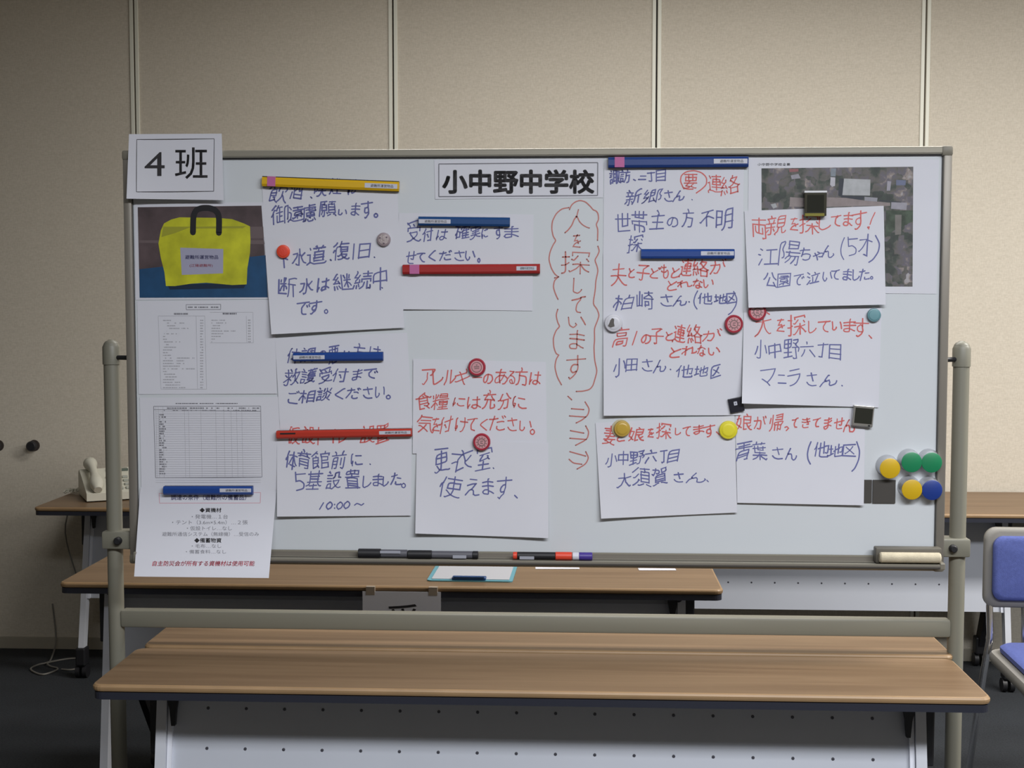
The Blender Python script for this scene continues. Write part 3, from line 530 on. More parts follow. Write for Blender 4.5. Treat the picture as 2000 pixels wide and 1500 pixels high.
  '野': [[60,1,59,6,51,15],[60,1,38,1],[49,26,49,61,46,63,39,63,36,61],[42,11,51,15],[56,26,56,22,51,17,51,15],[2,13,30,13],[2,41,30,41],[60,40,63,30,63,26,37,26],[16,0,16,57],[16,27,2,26,2,0,30,0,30,26,16,27],[0,60,31,55]],
  '六': [[0,63,10,49,17,37,17,35],[63,63,60,62,43,35],[62,20,0,20],[32,11,28,1,26,0]],
  '大': [[63,62,59,63,52,57,46,51,40,43,34,28,31,23],[0,62,4,63,9,60,17,53,24,42,31,23,31,0],[3,22,29,22,31,23,33,22,60,22]],
  '須': [[20,62,23,63,35,56,37,56],[58,26,29,26],[29,38,58,38],[42,3,42,14],[0,12,4,12,19,0],[22,42,20,43,18,48,8,57,4,60,0,60],[48,56,51,56,60,62,63,63],[3,35,5,35,10,30,19,22],[26,3,60,3],[42,14,29,14,29,49,57,50,58,49,58,15,57,14,42,14]],
  '賀': [[27,57,21,57,7,63,1,62],[40,57,45,57,59,63,63,63],[12,34,54,34],[54,43,12,43],[59,15,59,18,40,18,40,4,58,3,59,4,59,15],[54,34,53,26,13,26,12,51,53,52,54,51,54,34],[3,5,29,5,30,13,28,17,27,18,20,18,18,17],[0,21,4,22,11,16,14,9,16,0]],
  '両': [[31,48,31,0],[0,0,63,0],[4,63,4,17,60,17,59,61,56,63,49,63,45,61],[16,29,17,49,46,49,46,30]],
  '親': [[36,28,58,28],[13,0,15,7],[23,13,21,25],[51,41,52,61,55,63,61,62,63,60,63,54],[7,25,8,18,7,13,4,12],[2,54,6,45],[41,41,40,47,37,56,31,62,29,63,27,62],[58,15,36,15],[24,45,28,53],[16,25,15,60,14,62,9,61],[1,37,27,37],[0,25,28,25],[27,7,2,7],[41,41,58,40,58,3,36,3,36,40,41,41]],
  '江': [[13,42,3,63],[41,6,41,60],[0,22,9,26],[3,0,5,0,13,5],[20,60,63,60],[24,5,59,5]],
  '陽': [[49,41,49,45,45,52,38,61],[19,48,27,41,30,40],[22,61,33,50,37,44,37,41],[0,63,0,0,13,0,15,1,10,21,16,33,16,41,13,44,9,45],[32,30,30,40],[57,10,28,10],[22,30,63,30],[28,10,28,21,57,20,57,1,56,0,29,0,28,10],[30,40,37,41,59,40,60,41,58,60,56,63,50,63]],
  'ち': [[14,37,20,36,30,32,43,30,57,33,61,37,63,42,62,49,60,53,57,57,51,60,37,63,22,63,19,61],[57,9,30,12,10,12,0,11],[10,43,14,37,19,14,21,10,21,0]],
  '才': [[0,53,3,53,18,42,30,29,38,16],[42,0,42,60,41,62,34,63,30,63,26,61],[3,15,37,15,38,16,63,15]],
  '公': [[21,1,18,7,10,20,4,27,0,27],[46,41,52,50,53,55],[43,0,54,17,63,27],[31,23,26,34,13,52,12,58,18,58,53,55],[60,63,57,57,53,55]],
  '園': [[0,63,0,0,63,1,63,63],[0,63,63,63],[31,20,31,11],[45,47,51,41],[49,11,14,11],[31,39,30,55],[9,20,54,20],[55,52,53,53,46,49,45,47,41,46,32,43,26,44,12,52,8,52],[51,41,48,37,48,29,47,27,16,27,15,28,15,37,29,38,31,39,33,38,48,37]],
  '泣': [[2,2,5,2,13,6],[46,61,54,24],[13,42,4,59,3,63],[41,7,38,0],[0,23,9,27],[31,52,26,24],[20,14,61,14],[17,61,63,61]],
  '犬': [[63,62,59,63,47,54,39,43,32,28,29,24],[42,2,45,3,53,9],[30,0,29,24,24,40,19,49,12,56,6,60,1,63,0,62],[0,23,27,23,29,24,32,23,60,23]],
  'マ': [[33,45,34,50,44,63],[33,45,28,44,14,30,9,30],[33,45,41,37,53,22,61,9,63,1,0,0]],
  'ニ': [[55,0,8,0],[0,63,63,63]],
  'ラ': [[58,0,9,0],[13,61,21,63,34,58,44,52,51,47,57,38,61,32,63,23,62,21,0,21]],
  '帰': [[13,0,12,42,9,54,3,62],[0,34,3,14],[57,10,28,10],[49,56,52,58,56,58,57,54,57,40],[27,40,27,58],[25,20,57,19,57,1,26,1],[42,29,42,63],[27,40,57,40],[27,40,21,35,22,28,62,28,63,29,63,35,57,40]],
  'っ': [[0,11,5,13,30,2,37,0,47,0,55,4,61,12,63,23,63,31,61,40,56,48,42,59,29,63,23,62]],
  'き': [[46,26,47,31,53,39,53,43,38,42],[7,42,4,49,5,54,11,60,24,63,51,62],[2,8,12,10,35,10,58,7],[42,26,39,11,36,8,35,0],[63,23,46,26,25,27,2,26,0,25]],
  'が': [[54,10,50,3,49,2],[50,15,58,31,60,38],[63,7,60,0],[2,62,13,39,19,18,20,5],[19,61,22,63,30,63,34,60,39,42,38,24,36,22,31,21,0,23]],
  '青': [[53,52,11,52],[53,42,11,42],[8,13,55,13],[59,4,5,4],[41,63,51,63,52,62,53,33,52,32,12,32,11,63],[31,0,31,23],[63,23,0,23]],
  '葉': [[0,60,5,61,16,57,25,51,27,48],[63,60,59,61,47,57,39,52,38,48],[61,5,2,5],[61,19,3,19],[50,15,50,28,49,29,30,29,29,28,29,14],[19,10,19,0],[44,1,44,10],[32,37,32,63],[59,37,13,37,13,15],[61,47,38,47,38,48,2,47]],
}
CG = {  # pen paths written by hand, y down
    'さ': [[(.05, .22), (.95, .14)], [(.45, 0), (.52, .3), (.62, .62)], [(.05, .72), (.2, .9), (.5, 1), (.9, .96)]],
    '(': [[(.9, 0), (.35, .25), (.05, .55), (.2, .8), (.75, 1)]], ')': [[(.6, 0), (.95, .3), (.85, .6), (.4, .9), (.05, 1)]],
    '!': [[(.95, 0), (.55, .4), (.35, .72)], [(.05, .9), (.2, 1), (.25, .88), (.08, .88)]],
    '。': [[(.5, 0), (.05, .3), (.15, .85), (.6, 1), (.95, .6), (.8, .15), (.5, 0)]], '、': [[(0, 0), (1, 1)]], '.': [[(.3, .3), (.7, .7)]],
    ':': [[(.5, .05), (.5, .15)], [(.5, .85), (.5, .95)]], '~': [[(0, .8), (.25, .1), (.55, .5), (.75, .9), (1, .2)]],
    '1': [[(1, 0), (.5, .5), (0, 1)]], '5': [[(.1, 0), (.15, .5), (.5, .45), (.85, .62), (.8, .9), (.2, 1)], [(.1, .12), (.95, .08)]],
    '0': [[(.6, 0), (.15, .3), (.02, .7), (.3, 1), (.75, .8), (1, .35), (.75, .02), (.55, 0)]],
    'っ': [[(0, .3), (.6, .1), (1, .5), (.4, 1)]], 'を': [[(.15, .1), (.85, .05)], [(.6, 0), (.25, .5), (.6, .45), (.7, .7)], [(.95, .5), (.3, .7), (.1, .95), (.9, 1)]],
}
def glyph(c):
    if c in CG: return [[(x, y) for x, y in s] for s in CG[c]]
    return [[(s[i]/63, s[i+1]/63) for i in range(0, len(s), 2)] for s in GL[c]]
def smooth(p):
    if len(p) < 3: return p
    q = [p[0]]
    for i in range(1, len(p)-1):
        a, b, c = p[i-1], p[i], p[i+1]
        v1 = (b[0]-a[0], b[1]-a[1]); v2 = (c[0]-b[0], c[1]-b[1])
        l = math.hypot(*v1)*math.hypot(*v2)
        cs = (v1[0]*v2[0]+v1[1]*v2[1])/l if l > 1e-9 else 1
        if cs < .25: q.append(b)
        else: q += [(b[0]-v1[0]*.3, b[1]-v1[1]*.3), (b[0]-v1[0]*.08+v2[0]*.08, b[1]-v1[1]*.08+v2[1]*.08), (b[0]+v2[0]*.3, b[1]+v2[1]*.3)]
    q.append(p[-1]); return q
class Ink:
    """flat ink in picture coordinates; put() lays it on a surface through fn(px,py)->point"""
    def __init__(s): s.P = []; s.F = []
    def poly(s, pts):
        n = len(s.P); s.P += list(pts); s.F.append(tuple(range(n, n+len(pts))))
    def stroke(s, p, wd):
        p = smooth(p)
        for (x, y) in (p[0], p[-1]):
            s.poly([(x+wd/2*math.cos(k*PI/4), y+wd/2*math.sin(k*PI/4)) for k in range(8)])
        L_ = []; R_ = []
        for i, b in enumerate(p):
            a = p[max(i-1, 0)]; c = p[min(i+1, len(p)-1)]
            v1 = (b[0]-a[0], b[1]-a[1]); v2 = (c[0]-b[0], c[1]-b[1])
            l1 = math.hypot(*v1) or 1; l2 = math.hypot(*v2) or 1
            tx, ty = v1[0]/l1+v2[0]/l2, v1[1]/l1+v2[1]/l2; l = math.hypot(tx, ty)
            if l < .5:
                s.stroke2(p[:i+1], wd); s.stroke2(p[i:], wd); return
            m = min(1.6, 2/l if 0 < i < len(p)-1 else 1)
            nx, ny = -ty/l*wd/2*m, tx/l*wd/2*m
            L_.append((b[0]+nx, b[1]+ny)); R_.append((b[0]-nx, b[1]-ny))
        for i in range(len(p)-1):
            s.poly([L_[i], L_[i+1], R_[i+1], R_[i]])
    def stroke2(s, p, wd):
        for a, b in zip(p, p[1:]):
            l = math.hypot(b[0]-a[0], b[1]-a[1]) or 1; nx, ny = -(b[1]-a[1])/l*wd/2, (b[0]-a[0])/l*wd/2
            s.poly([(a[0]+nx, a[1]+ny), (b[0]+nx, b[1]+ny), (b[0]-nx, b[1]-ny), (a[0]-nx, a[1]-ny)])
            s.poly([(b[0]+wd/2*math.cos(k*PI/4), b[1]+wd/2*math.sin(k*PI/4)) for k in range(8)])
    def char(s, c, x0, y0, x1, y1, wd):
        sh = random.uniform(-.16, .04); b1 = random.uniform(-.06, .06); b2 = random.uniform(-.09, .09); rt = random.uniform(-.14, .0)
        simple = c in CG
        for st in glyph(c):
            q = []
            for u, v in st:
                if not simple:
                    uu = u+sh*(v-.5)+b1*math.sin(v*PI*1.3+u); vv = v+rt*(u-.5)+b2*math.sin(u*PI*1.3+v)
                    uu += random.uniform(-.028, .028); vv += random.uniform(-.028, .028)
                else: uu, vv = u, v
                q.append((x0+(x1-x0)*uu, y0+(y1-y0)*vv))
            s.stroke(q, wd*.84*random.uniform(.8, 1.12))
    def text(s, spec, ox, oy, k, wd=3.6):
        """spec: 'char x0,y0,x1,y1' items measured in an enlarged crop with origin ox, oy and scale k"""
        for it in spec.split():
            c = it[0]; a = [float(v) for v in it[1:].split(',')]
            s.char(c, ox+a[0]/k, oy+a[1]/k, ox+a[2]/k, oy+a[3]/k, wd)
    def font(s, body, x0, y0, x1, y1, bold=0.0, skew=0.0):
        V, F = fontmesh(body)
        mx0 = min(v[0] for v in V); mx1 = max(v[0] for v in V); my0 = min(v[1] for v in V); my1 = max(v[1] for v in V)
        e = bold*(y1-y0)*1.0
        for k in (range(9) if bold else (0,)):
          n = len(s.P); dx, dy = (e*math.cos(k*PI/4), e*math.sin(k*PI/4)) if k else (0, 0)
          for v in V:
            u = (v[0]-mx0)/(mx1-mx0); w_ = (v[1]-my0)/max(my1-my0, .3)
            s.P.append((x0+(x1-x0)*u+skew*(w_-.5)+dx, y1-(y1-y0)*w_+dy))
          s.F += [tuple(i+n for i in f) for f in F]
    def line(s, a, b, wd): 
        l = math.hypot(b[0]-a[0], b[1]-a[1]) or 1; nx, ny = -(b[1]-a[1])/l*wd/2, (b[0]-a[0])/l*wd/2
        s.poly([(a[0]+nx, a[1]+ny), (b[0]+nx, b[1]+ny), (b[0]-nx, b[1]-ny), (a[0]-nx, a[1]-ny)])
    def frame(s, pts, wd):
        for a, b in zip(pts, pts[1:]+pts[:1]): s.line(a, b, wd)
    def put(s, name, m, parent, fn, org):
        V = [fn(x, y)-org for x, y in s.P]
        return obj(name, V, s.F, m, parent)
_FM = {}
def fontmesh(body, bold=0.0):
    k = (body, bold)
    if k not in _FM:
        c = bpy.data.curves.new('t', 'FONT'); c.body = body; c.offset = bold; c.resolution_u = 3
        o = bpy.data.objects.new('t', c); COL.objects.link(o)
        bpy.context.view_layer.update()
        me = bpy.data.meshes.new_from_object(o.evaluated_get(bpy.context.evaluated_depsgraph_get()))
        V = [tuple(v.co[:2]) for v in me.vertices]; F = [tuple(p.vertices) for p in me.polygons]
        bpy.data.objects.remove(o); bpy.data.curves.remove(c); bpy.data.meshes.remove(me)
        _FM[k] = (V, F)
    return _FM[k]

# handwriting on the board itself
ik = Ink()
B6 = (1060, 380, 2.679)
def bp(pts): return [(B6[0]+x/B6[2], B6[1]+y/B6[2]) for x, y in pts]
ik.text('人118,75,245,190 を155,210,200,275 探100,300,245,415 し160,435,205,515 て148,540,215,620 い135,640,220,695 ま140,715,215,810 す118,845,220,960', *B6, wd=3.0)
for st in ([(140, 78), (150, 55), (170, 38), (195, 30), (225, 38), (250, 62), (264, 80), (280, 85), (290, 100), (293, 130), (279, 157), (289, 180), (287, 240)],
           [(137, 68), (100, 74), (70, 100), (50, 140), (47, 180), (55, 220), (70, 240), (55, 262), (38, 300), (32, 340), (45, 385), (62, 415), (82, 430), (62, 436)],
           [(84, 430), (62, 448), (55, 482), (65, 515), (80, 548)],
           [(79, 600), (70, 630), (78, 668), (90, 690), (70, 710), (55, 750), (58, 800), (70, 832), (84, 840), (70, 862), (63, 902), (76, 955), (98, 995)],
           [(289, 270), (297, 295), (287, 318), (272, 343), (284, 372), (290, 400), (278, 450), (275, 500), (263, 572), (284, 598), (296, 630), (286, 662), (270, 700), (272, 760), (268, 800), (272, 870), (285, 922), (275, 960), (263, 1000), (246, 1020), (210, 1029), (175, 1030)],
           [(132, 1055), (152, 1074)],
           [(150, 1120), (215, 1125)], [(140, 1158), (225, 1164)], [(222, 1085), (245, 1122), (236, 1155), (205, 1180), (175, 1195)],
           [(145, 1235), (215, 1248)], [(142, 1275), (228, 1281)], [(225, 1210), (242, 1242), (233, 1280), (172, 1312)],
           [(142, 1345), (225, 1368)], [(138, 1385), (160, 1405), (205, 1411)], [(225, 1345), (241, 1377), (225, 1410), (180, 1436)]):
    ik.stroke(bp(st), 2.3)
ik.put('marker_writing', INKBR, wb, lambda x, y: at(x, y, YB-.0006), Vector((WX, WY, 0)))
# ================================================================== SHEETS OF PAPER ON THE BOARD
def lerp(a, b, t): return (a[0]+(b[0]-a[0])*t, a[1]+(b[1]-a[1])*t)
class Sheet:
    """corners TL TR BR BL in picture coordinates; base = height above the board (m); b/l/r/bl/t = curl of bottom, left, right, bottom-left, top"""
    def __init__(s, name, label, cat, c, base=.0008, b=0.0, l=0.0, r=0.0, bl=0.0, br=0.0, wv=.0006, n=20, group=None, m=None):
        s.c = c; s.p = (base, b, l, r, bl, br, wv); s.ph = random.uniform(0, 6)
        TL, TR, BR, BL = c
        s.ex = (TR[0]-TL[0], TR[1]-TL[1]); s.ey = (BL[0]-TL[0], BL[1]-TL[1])
        s.org = at(sum(q[0] for q in c)/4, sum(q[1] for q in c)/4, YB-base)
        V = []; F = []; N = n+1
        for k in range(2):
            for j in range(N):
                for i in range(N):
                    q = lerp(lerp(TL, TR, i/n), lerp(BL, BR, i/n), j/n); V.append(s.on(q[0], q[1], -.00012*k)-s.org)
        for j in range(n):
            for i in range(n):
                a = j*N+i; F.append((a, a+N, a+N+1, a+1)); a += N*N; F.append((a, a+1, a+N+1, a+N))
        rim = [i for i in range(n)]+[i*N+n for i in range(n)]+[n*N+i for i in range(n, 0, -1)]+[i*N for i in range(n, 0, -1)]
        for a, b_ in zip(rim, rim[1:]+rim[:1]): F.append((a, b_, b_+N*N, a+N*N))
        s.o = obj(name, V, F, m or PAPER, None, True); s.o.data.set_sharp_from_angle(angle=math.radians(40)); s.o.location = s.org
        tag(s.o, label, cat, group)
    def lift(s, px, py):
        base, b, l, r, bl, br, wv = s.p; TL = s.c[0]; d = (px-TL[0], py-TL[1])
        det = s.ex[0]*s.ey[1]-s.ex[1]*s.ey[0]
        u = (d[0]*s.ey[1]-d[1]*s.ey[0])/det; v = (s.ex[0]*d[1]-s.ex[1]*d[0])/det
        u = min(max(u, 0), 1); v = min(max(v, 0), 1)
        return base+b*v*v+l*(1-u)**3+r*u**3+bl*((1-u)*v)**2*1.5+br*(u*v)**2+wv*v*(1+math.sin(u*7+s.ph+v*2))*.5
    def on(s, px, py, e=.0): return at(px, py, YB-s.lift(px, py)-e)
    def ink(s, ik, name, m, e=.00035): return ik.put(name, m, s.o, lambda x, y: s.on(x, y, e), s.org)
    def text(s, spec, ox, oy, k, m=None, wd=3.5, name='handwriting'):
        i = Ink(); i.text(spec, ox, oy, k, wd); return s.ink(i, name, m or INKB)
NOTE = 'handwritten notes on the whiteboard'
A1 = (200, 240, 3.947); A2 = (240, 560, 5.0); A3 = (240, 840, 4.8375); A4 = (490, 320, 4.412); A5 = (490, 640, 3.948); A6 = (760, 300, 4.545)
A7 = (780, 620, 3.41); A8 = (1160, 290, 4.547); C1 = (1160, 580, 6.25); C2 = (1160, 800, 6.25); C3 = (1440, 300, 4.689); C4 = (1400, 580, 3.571)
def T(z, x, y): return (z[0]+x/z[2], z[1]+y/z[2])
def TT(z, pts): return [T(z, x, y) for x, y in pts]

# --- group sign (hangs over the top left corner of the frame)
S = Sheet('group_sign', 'white sheet printed with a boxed 4 and one big kanji, over the top left corner', 'sign', [(252, 262), (433, 261), (437, 391), (247, 388)], base=.0135, l=.006, bl=.004, b=.003)
i = Ink(); i.font('4', *T(A1, 325, 225), *T(A1, 480, 410), .0); i.font('班', *T(A1, 560, 190), *T(A1, 810, 432), .004); S.ink(i, 'printed_text', INKK)
i = Ink(); i.frame(TT(A1, [(265, 128), (862, 122), (858, 527), (262, 532)]), 1.0); S.ink(i, 'printed_border', INKK)

# --- photo of the yellow bag
S = Sheet('photo_sheet', 'printed colour photo of a yellow bag with black handles', 'photo print', [(262, 397), (531, 395), (533, 584), (265, 586)], base=.0010, wv=.0003)
def poly(S, pts, name, m, e, z=A1):
    i = Ink(); i.poly(TT(z, pts)); i.P = i.P
    # fan from the centre so that big prints follow the sheet
    return S.ink(i, name, m, e)
def patch(S, pts, name, m, e, z=A1, n=8):
    """quad print subdivided so that it follows the curved sheet"""
    q = TT(z, pts); i = Ink()
    for a in range(n):
        for b in range(n):
            i.poly([lerp(lerp(q[0], q[1], u), lerp(q[3], q[2], u), v) for u, v in ((a/n, b/n), ((a+1)/n, b/n), ((a+1)/n, (b+1)/n), (a/n, (b+1)/n))])
    return S.ink(i, name, m, e)
patch(S, [(272, 650), (1226, 638), (1275, 1345), (287, 1348)], 'photo_background', mat('photo_dark_brown', (0.085, 0.06, 0.065), .5, noise=.35, nscale=18), .0003)
patch(S, [(281, 905), (1245, 905), (1250, 935), (282, 925)], 'photo_background', mat('photo_ledge', (0.14, 0.105, 0.11), .5), .0004)
patch(S, [(1140, 800), (1240, 800), (1245, 890), (1142, 890)], 'photo_background', mat('photo_ledge', (0.14, 0.105, 0.11), .5), .0004)
patch(S, [(285, 1128), (1258, 1020), (1275, 1345), (287, 1348)], 'photo_floor', mat('photo_blue_floor', (0.012, 0.065, 0.16), .5, noise=.15, nscale=30), .00045)
patch(S, [(500, 1245), (1110, 1235), (1090, 1275), (520, 1285)], 'photo_shadow', mat('photo_deep_blue', (0.006, 0.02, 0.05), .5), .0005, n=2)
YEL = mat('photo_yellow', (0.50, 0.50, 0.02), .5, noise=.22, nscale=22)
poly(S, [(595, 728), (720, 730), (880, 732), (1000, 742), (1090, 775), (1138, 798), (1142, 900), (1138, 1000), (1118, 1120), (1112, 1245), (1000, 1250), (800, 1232), (680, 1240), (560, 1258), (490, 1258), (478, 1150), (450, 1040), (432, 930), (450, 830), (475, 775), (530, 745)], 'photo_bag', YEL, .00062)
patch(S, [(470, 800), (690, 800), (560, 850), (455, 880)], 'photo_fold', mat('photo_yellow_fold', (0.33, 0.33, 0.03), .5), .0007, n=2)
patch(S, [(700, 800), (1110, 795), (1080, 812), (720, 815)], 'photo_fold', mat('photo_yellow_fold', (0.33, 0.33, 0.03), .5), .0007, n=2)
i = Ink(); p = TT(A1, [(698, 845), (700, 745), (705, 705), (725, 670), (770, 655), (820, 655), (865, 668), (893, 700), (900, 745), (898, 848)]); i.stroke(p, 11.5); S.ink(i, 'photo_handle', mat('photo_black', (0.012, 0.012, 0.016), .5), .0008)
patch(S, [(600, 962), (932, 972), (930, 1160), (612, 1172)], 'photo_label', mat('photo_label', (0.36, 0.36, 0.48), .5), .0007, n=3)
i = Ink(); i.font('避難所運営物品', *T(A1, 638, 1020), *T(A1, 893, 1050), .02); S.ink(i, 'printed_text', BLUEP, .0008)
i = Ink(); i.font('(江陽避難所)', *T(A1, 672, 1088), *T(A1, 850, 1114), .01); S.ink(i, 'printed_text', PRED, .0008)

# --- list sheet, table sheet (print too small to read: grey dashes)
S = Sheet('list_sheet', 'printed sheet with a small boxed title and two columns of tiny print', 'printed sheet', [(268, 588), (536, 586), (541, 769), (271, 770)], base=.0010, r=.0010)
i = Ink(); i.frame(TT(A2, [(617, 175), (955, 172), (955, 222), (620, 225)]), .9)
def dashes(i, z, x0, x1, y, h, dens=.75):
    x = x0
    while x < x1:
        w_ = random.uniform(6, 26)
        if random.random() < dens:
            a = T(z, x, y); b = T(z, min(x+w_, x1), y); i.line(a, b, h/z[2])
        x += w_+random.uniform(2, 6)
dashes(i, A2, 635, 935, 200, 12); dashes(i, A2, 500, 640, 265, 17, 1); dashes(i, A2, 975, 1110, 263, 17, 1)
S.ink(i, 'printed_text', INKG)
i = Ink()
for k, (x1, ind) in enumerate([(470, 0), (600, 0), (520, 40), (640, 60), (430, 0), (550, 10), (420, 0), (450, 0), (560, 10), (450, 0), (530, 10), (480, 0), (440, 0), (470, 0), (700, 20), (600, 0), (600, 0), (560, 0), (705, 0), (430, 0), (510, 10), (560, 0), (500, 0), (560, 0), (560, 0), (610, 0)]):
    y = 328+k*26.3; dashes(i, A2, 392+ind, x1, y, 9, .8); dashes(i, A2, 755, 785, y, 10, .9)
for k, x1 in enumerate((1000, 1010, 960, 950, 1100, 980, 960, 900, 900)):
    y = 327+k*26.3; dashes(i, A2, 865, x1, y, 9, .8); dashes(i, A2, 1222, 1248, y, 12, 1)
for a, b in (((345, 285), (800, 285)), ((345, 285), (372, 1000)), ((800, 285), (818, 1000)), ((372, 1000), (818, 1000)), ((715, 285), (730, 1000)), ((850, 250), (1270, 250)), ((850, 548), (1275, 548)), ((1270, 250), (1275, 548)), ((1205, 285), (1210, 548))):
    i.line(T(A2, *a), T(A2, *b), .55)
S.ink(i, 'printed_text', INKLG)
S = Sheet('table_sheet', 'printed sheet with a fine ruled table, held by a blue magnet bar', 'printed sheet', [(273, 777), (545, 775), (548, 957), (276, 958)], base=.0010, r=.0012)
i = Ink()
for k in range(32):
    y = 1220+k*22.3; i.line(T(A2, 318, y), T(A2, 1348, y-1), .42)
for x in (303, 322, 345, 390, 600, 640, 760, 905, 985, 1055, 1110, 1160):
    i.line(T(A2, x, 1170), T(A2, x+14, 1862), .5)
S.ink(i, 'printed_table', mat('faint_print', (0.42, 0.42, 0.46), .7))
i = Ink(); i.frame([T(A2, 300, 1168), T(A2, 1345, 1165), (240+1315/4.8375, 840+443/4.8375), (240+310/4.8375, 840+450/4.8375)], .9)
i.line(T(A2, 300, 1200), T(A2, 1345, 1215), .8); dashes(i, A2, 515, 1120, 1140, 9, .9); dashes(i, A2, 410, 1330, 1186, 12, .6); dashes(i, A2, 400, 1330, 1207, 8, .6)
for k in range(26): dashes(i, A2, 355, 395+random.uniform(0, 40), 1250+k*23, 13, .75)
S.ink(i, 'printed_text', INKG)

# --- conditions sheet hanging over the tray
S = Sheet('conditions_sheet', 'printed sheet of supply conditions hanging down over the pen tray, bottom left', 'printed sheet', [(274, 952), (541, 950), (525, 1129), (262, 1126)], base=.0022, b=.097, wv=.0002)
i = Ink(); i.font('調達の条件（避難所の備蓄品）', *T(A3, 455, 610), *T(A3, 1165, 662), .012); S.ink(i, 'printed_text', BLUEP)
i = Ink(); i.frame(TT(A3, [(343, 597), (1302, 590), (1298, 688), (347, 690)]), .9); S.ink(i, 'printed_border', PINKL)
i = Ink()
i.font('◆資機材', *T(A3, 725, 735), *T(A3, 930, 778), .02); i.font('◆備蓄物資', *T(A3, 675, 1020), *T(A3, 930, 1065), .02); S.ink(i, 'printed_text', INKK)
i = Ink()
for tx, a in (('・発電機…１台', (650, 797, 992, 838)), ('・テント（3.6m×5.4m）…２張', (465, 850, 1180, 893)), ('・仮設トイレ…なし', (605, 907, 1030, 948)),
              ('避難所通信システム（無線機）…受信のみ', (370, 962, 1285, 1003)), ('・毛布…なし', (650, 1076, 930, 1114)), ('・備蓄食料…なし', (595, 1130, 975, 1168))):
    i.font(tx, *T(A3, a[0], a[1]), *T(A3, a[2], a[3]))
S.ink(i, 'printed_text', INKG)
i = Ink(); i.font('自主防災会が所有する資機材は使用可能', *T(A3, 282, 1236), *T(A3, 1245, 1284), .018, 2.0); S.ink(i, 'printed_text', PRED)

# --- notes in blue and red marker
S = Sheet('handwritten_note', 'note in blue marker under the yellow magnet bar', 'note', [(511, 349), (776, 356), (783, 545), (521, 530)], base=.0010, group=NOTE)
S.text('飲155,165,310,330 酒340,150,445,300 、515,285,525,295 喫555,130,655,278 煙685,130,780,255 は840,140,925,250 御180,355,320,515 遠325,365,455,495 慮450,350,560,495 願590,325,730,450 い755,395,825,440 ま865,345,935,445 す955,320,1050,460 。1060,428,1095,462', *A4)
S = Sheet('handwritten_note', 'note in blue marker held by an orange magnet and a patterned button', 'note', [(516, 463), (778, 455), (790, 640), (530, 653)], base=.0026, bl=.006, b=.006, group=NOTE)
S.text('下240,760,325,895 水360,735,475,875 道490,705,650,860 、685,825,692,832 復715,675,850,825 旧890,685,1025,815 .1060,800,1070,810 断240,985,390,1140 水420,985,535,1115 は575,985,675,1090 継715,945,865,1085 続890,925,1040,1075 中1055,895,1170,1080 .1125,1062,1138,1075 で395,1195,505,1305 す500,1180,600,1290 。632,1255,665,1290', *A4)
S = Sheet('handwritten_note', 'note in blue marker with a short blue magnet bar across its first line', 'note', [(537, 660), (795, 650), (806, 832), (547, 838)], base=.0010, l=.0015, group=NOTE)
S.text('体280,165,385,275 調390,155,490,260 の525,180,580,250 悪600,145,680,270 い720,180,765,230 方790,130,880,250 は920,145,1005,250 救258,320,375,440 護385,315,500,425 受530,310,625,420 付630,320,745,415 ま785,320,855,400 で875,320,975,390 ご290,490,375,585 相375,485,490,575 談510,465,615,560 く650,475,720,555 だ740,465,835,545 さ865,460,940,545 い960,455,1030,535 。1042,520,1078,550', *A5, wd=3.2)
S = Sheet('handwritten_note', 'note with a red heading behind a red magnet bar and a time at its foot', 'note', [(541, 829), (804, 825), (803, 1007), (541, 1009)], base=.0022, bl=.005, b=.003, group=NOTE)
S.text('仮285,770,375,895 設400,765,495,890 ト520,765,570,895 イ610,785,650,890 レ680,785,740,885 設850,760,960,885 置965,750,1065,880', *A5, m=INKR, wd=3.2)
S.text('体270,960,355,1085 育360,950,460,1080 館470,955,605,1080 前625,955,730,1085 に775,975,855,1060 .915,1048,925,1058 5335,1115,425,1255 基430,1110,550,1245 設585,1110,695,1240 置730,1105,840,1235 し865,1145,925,1225 ま945,1130,1015,1220 し1020,1145,1060,1215 た1080,1125,1160,1210 。1160,1200,1195,1235 1530,1350,560,1400 0580,1345,630,1400 :640,1360,652,1395 0660,1345,710,1400 0715,1340,765,1395 ~800,1352,870,1372', *A5, wd=3.2)
S = Sheet('handwritten_note', 'note with two lines in blue marker between a blue and a red magnet bar', 'note', [(779, 416), (1042, 419), (1040, 607), (778, 604)], base=.0010, bl=.003, group=NOTE)
S.text('受165,600,280,780 付300,660,385,775 は425,675,515,765 確590,640,710,750 実720,645,810,750 に825,665,875,745 す935,640,1010,760 ま1025,650,1145,745 せ150,870,235,975 て250,885,320,960 く355,870,410,955 だ445,865,550,945 さ580,865,670,950 い680,865,760,940 。785,930,808,965', *A6, wd=3.1)
S = Sheet('handwritten_note', 'note written all in red marker, over the changing room note', 'note', [(807, 701), (1066, 707), (1068, 880), (806, 886)], base=.0010, l=.002, group=NOTE)
S.text('ア150,345,235,450 レ225,355,290,445 ル300,350,375,440 ギ375,345,470,450 ー490,395,550,405 の560,380,620,440 あ640,350,720,440 る725,360,770,440 方775,340,855,450 は870,365,940,445 食115,500,215,610 糧220,510,325,610 に360,535,435,590 は455,530,540,605 充560,490,640,605 分660,505,740,605 に760,530,840,605 気125,655,225,765 を215,672,270,755 付265,660,350,765 け375,670,450,760 て450,675,515,755 く540,680,585,750 だ600,655,705,750 さ720,670,785,755 い800,690,880,750 。870,745,903,780', *A7, m=INKR, wd=3.0)
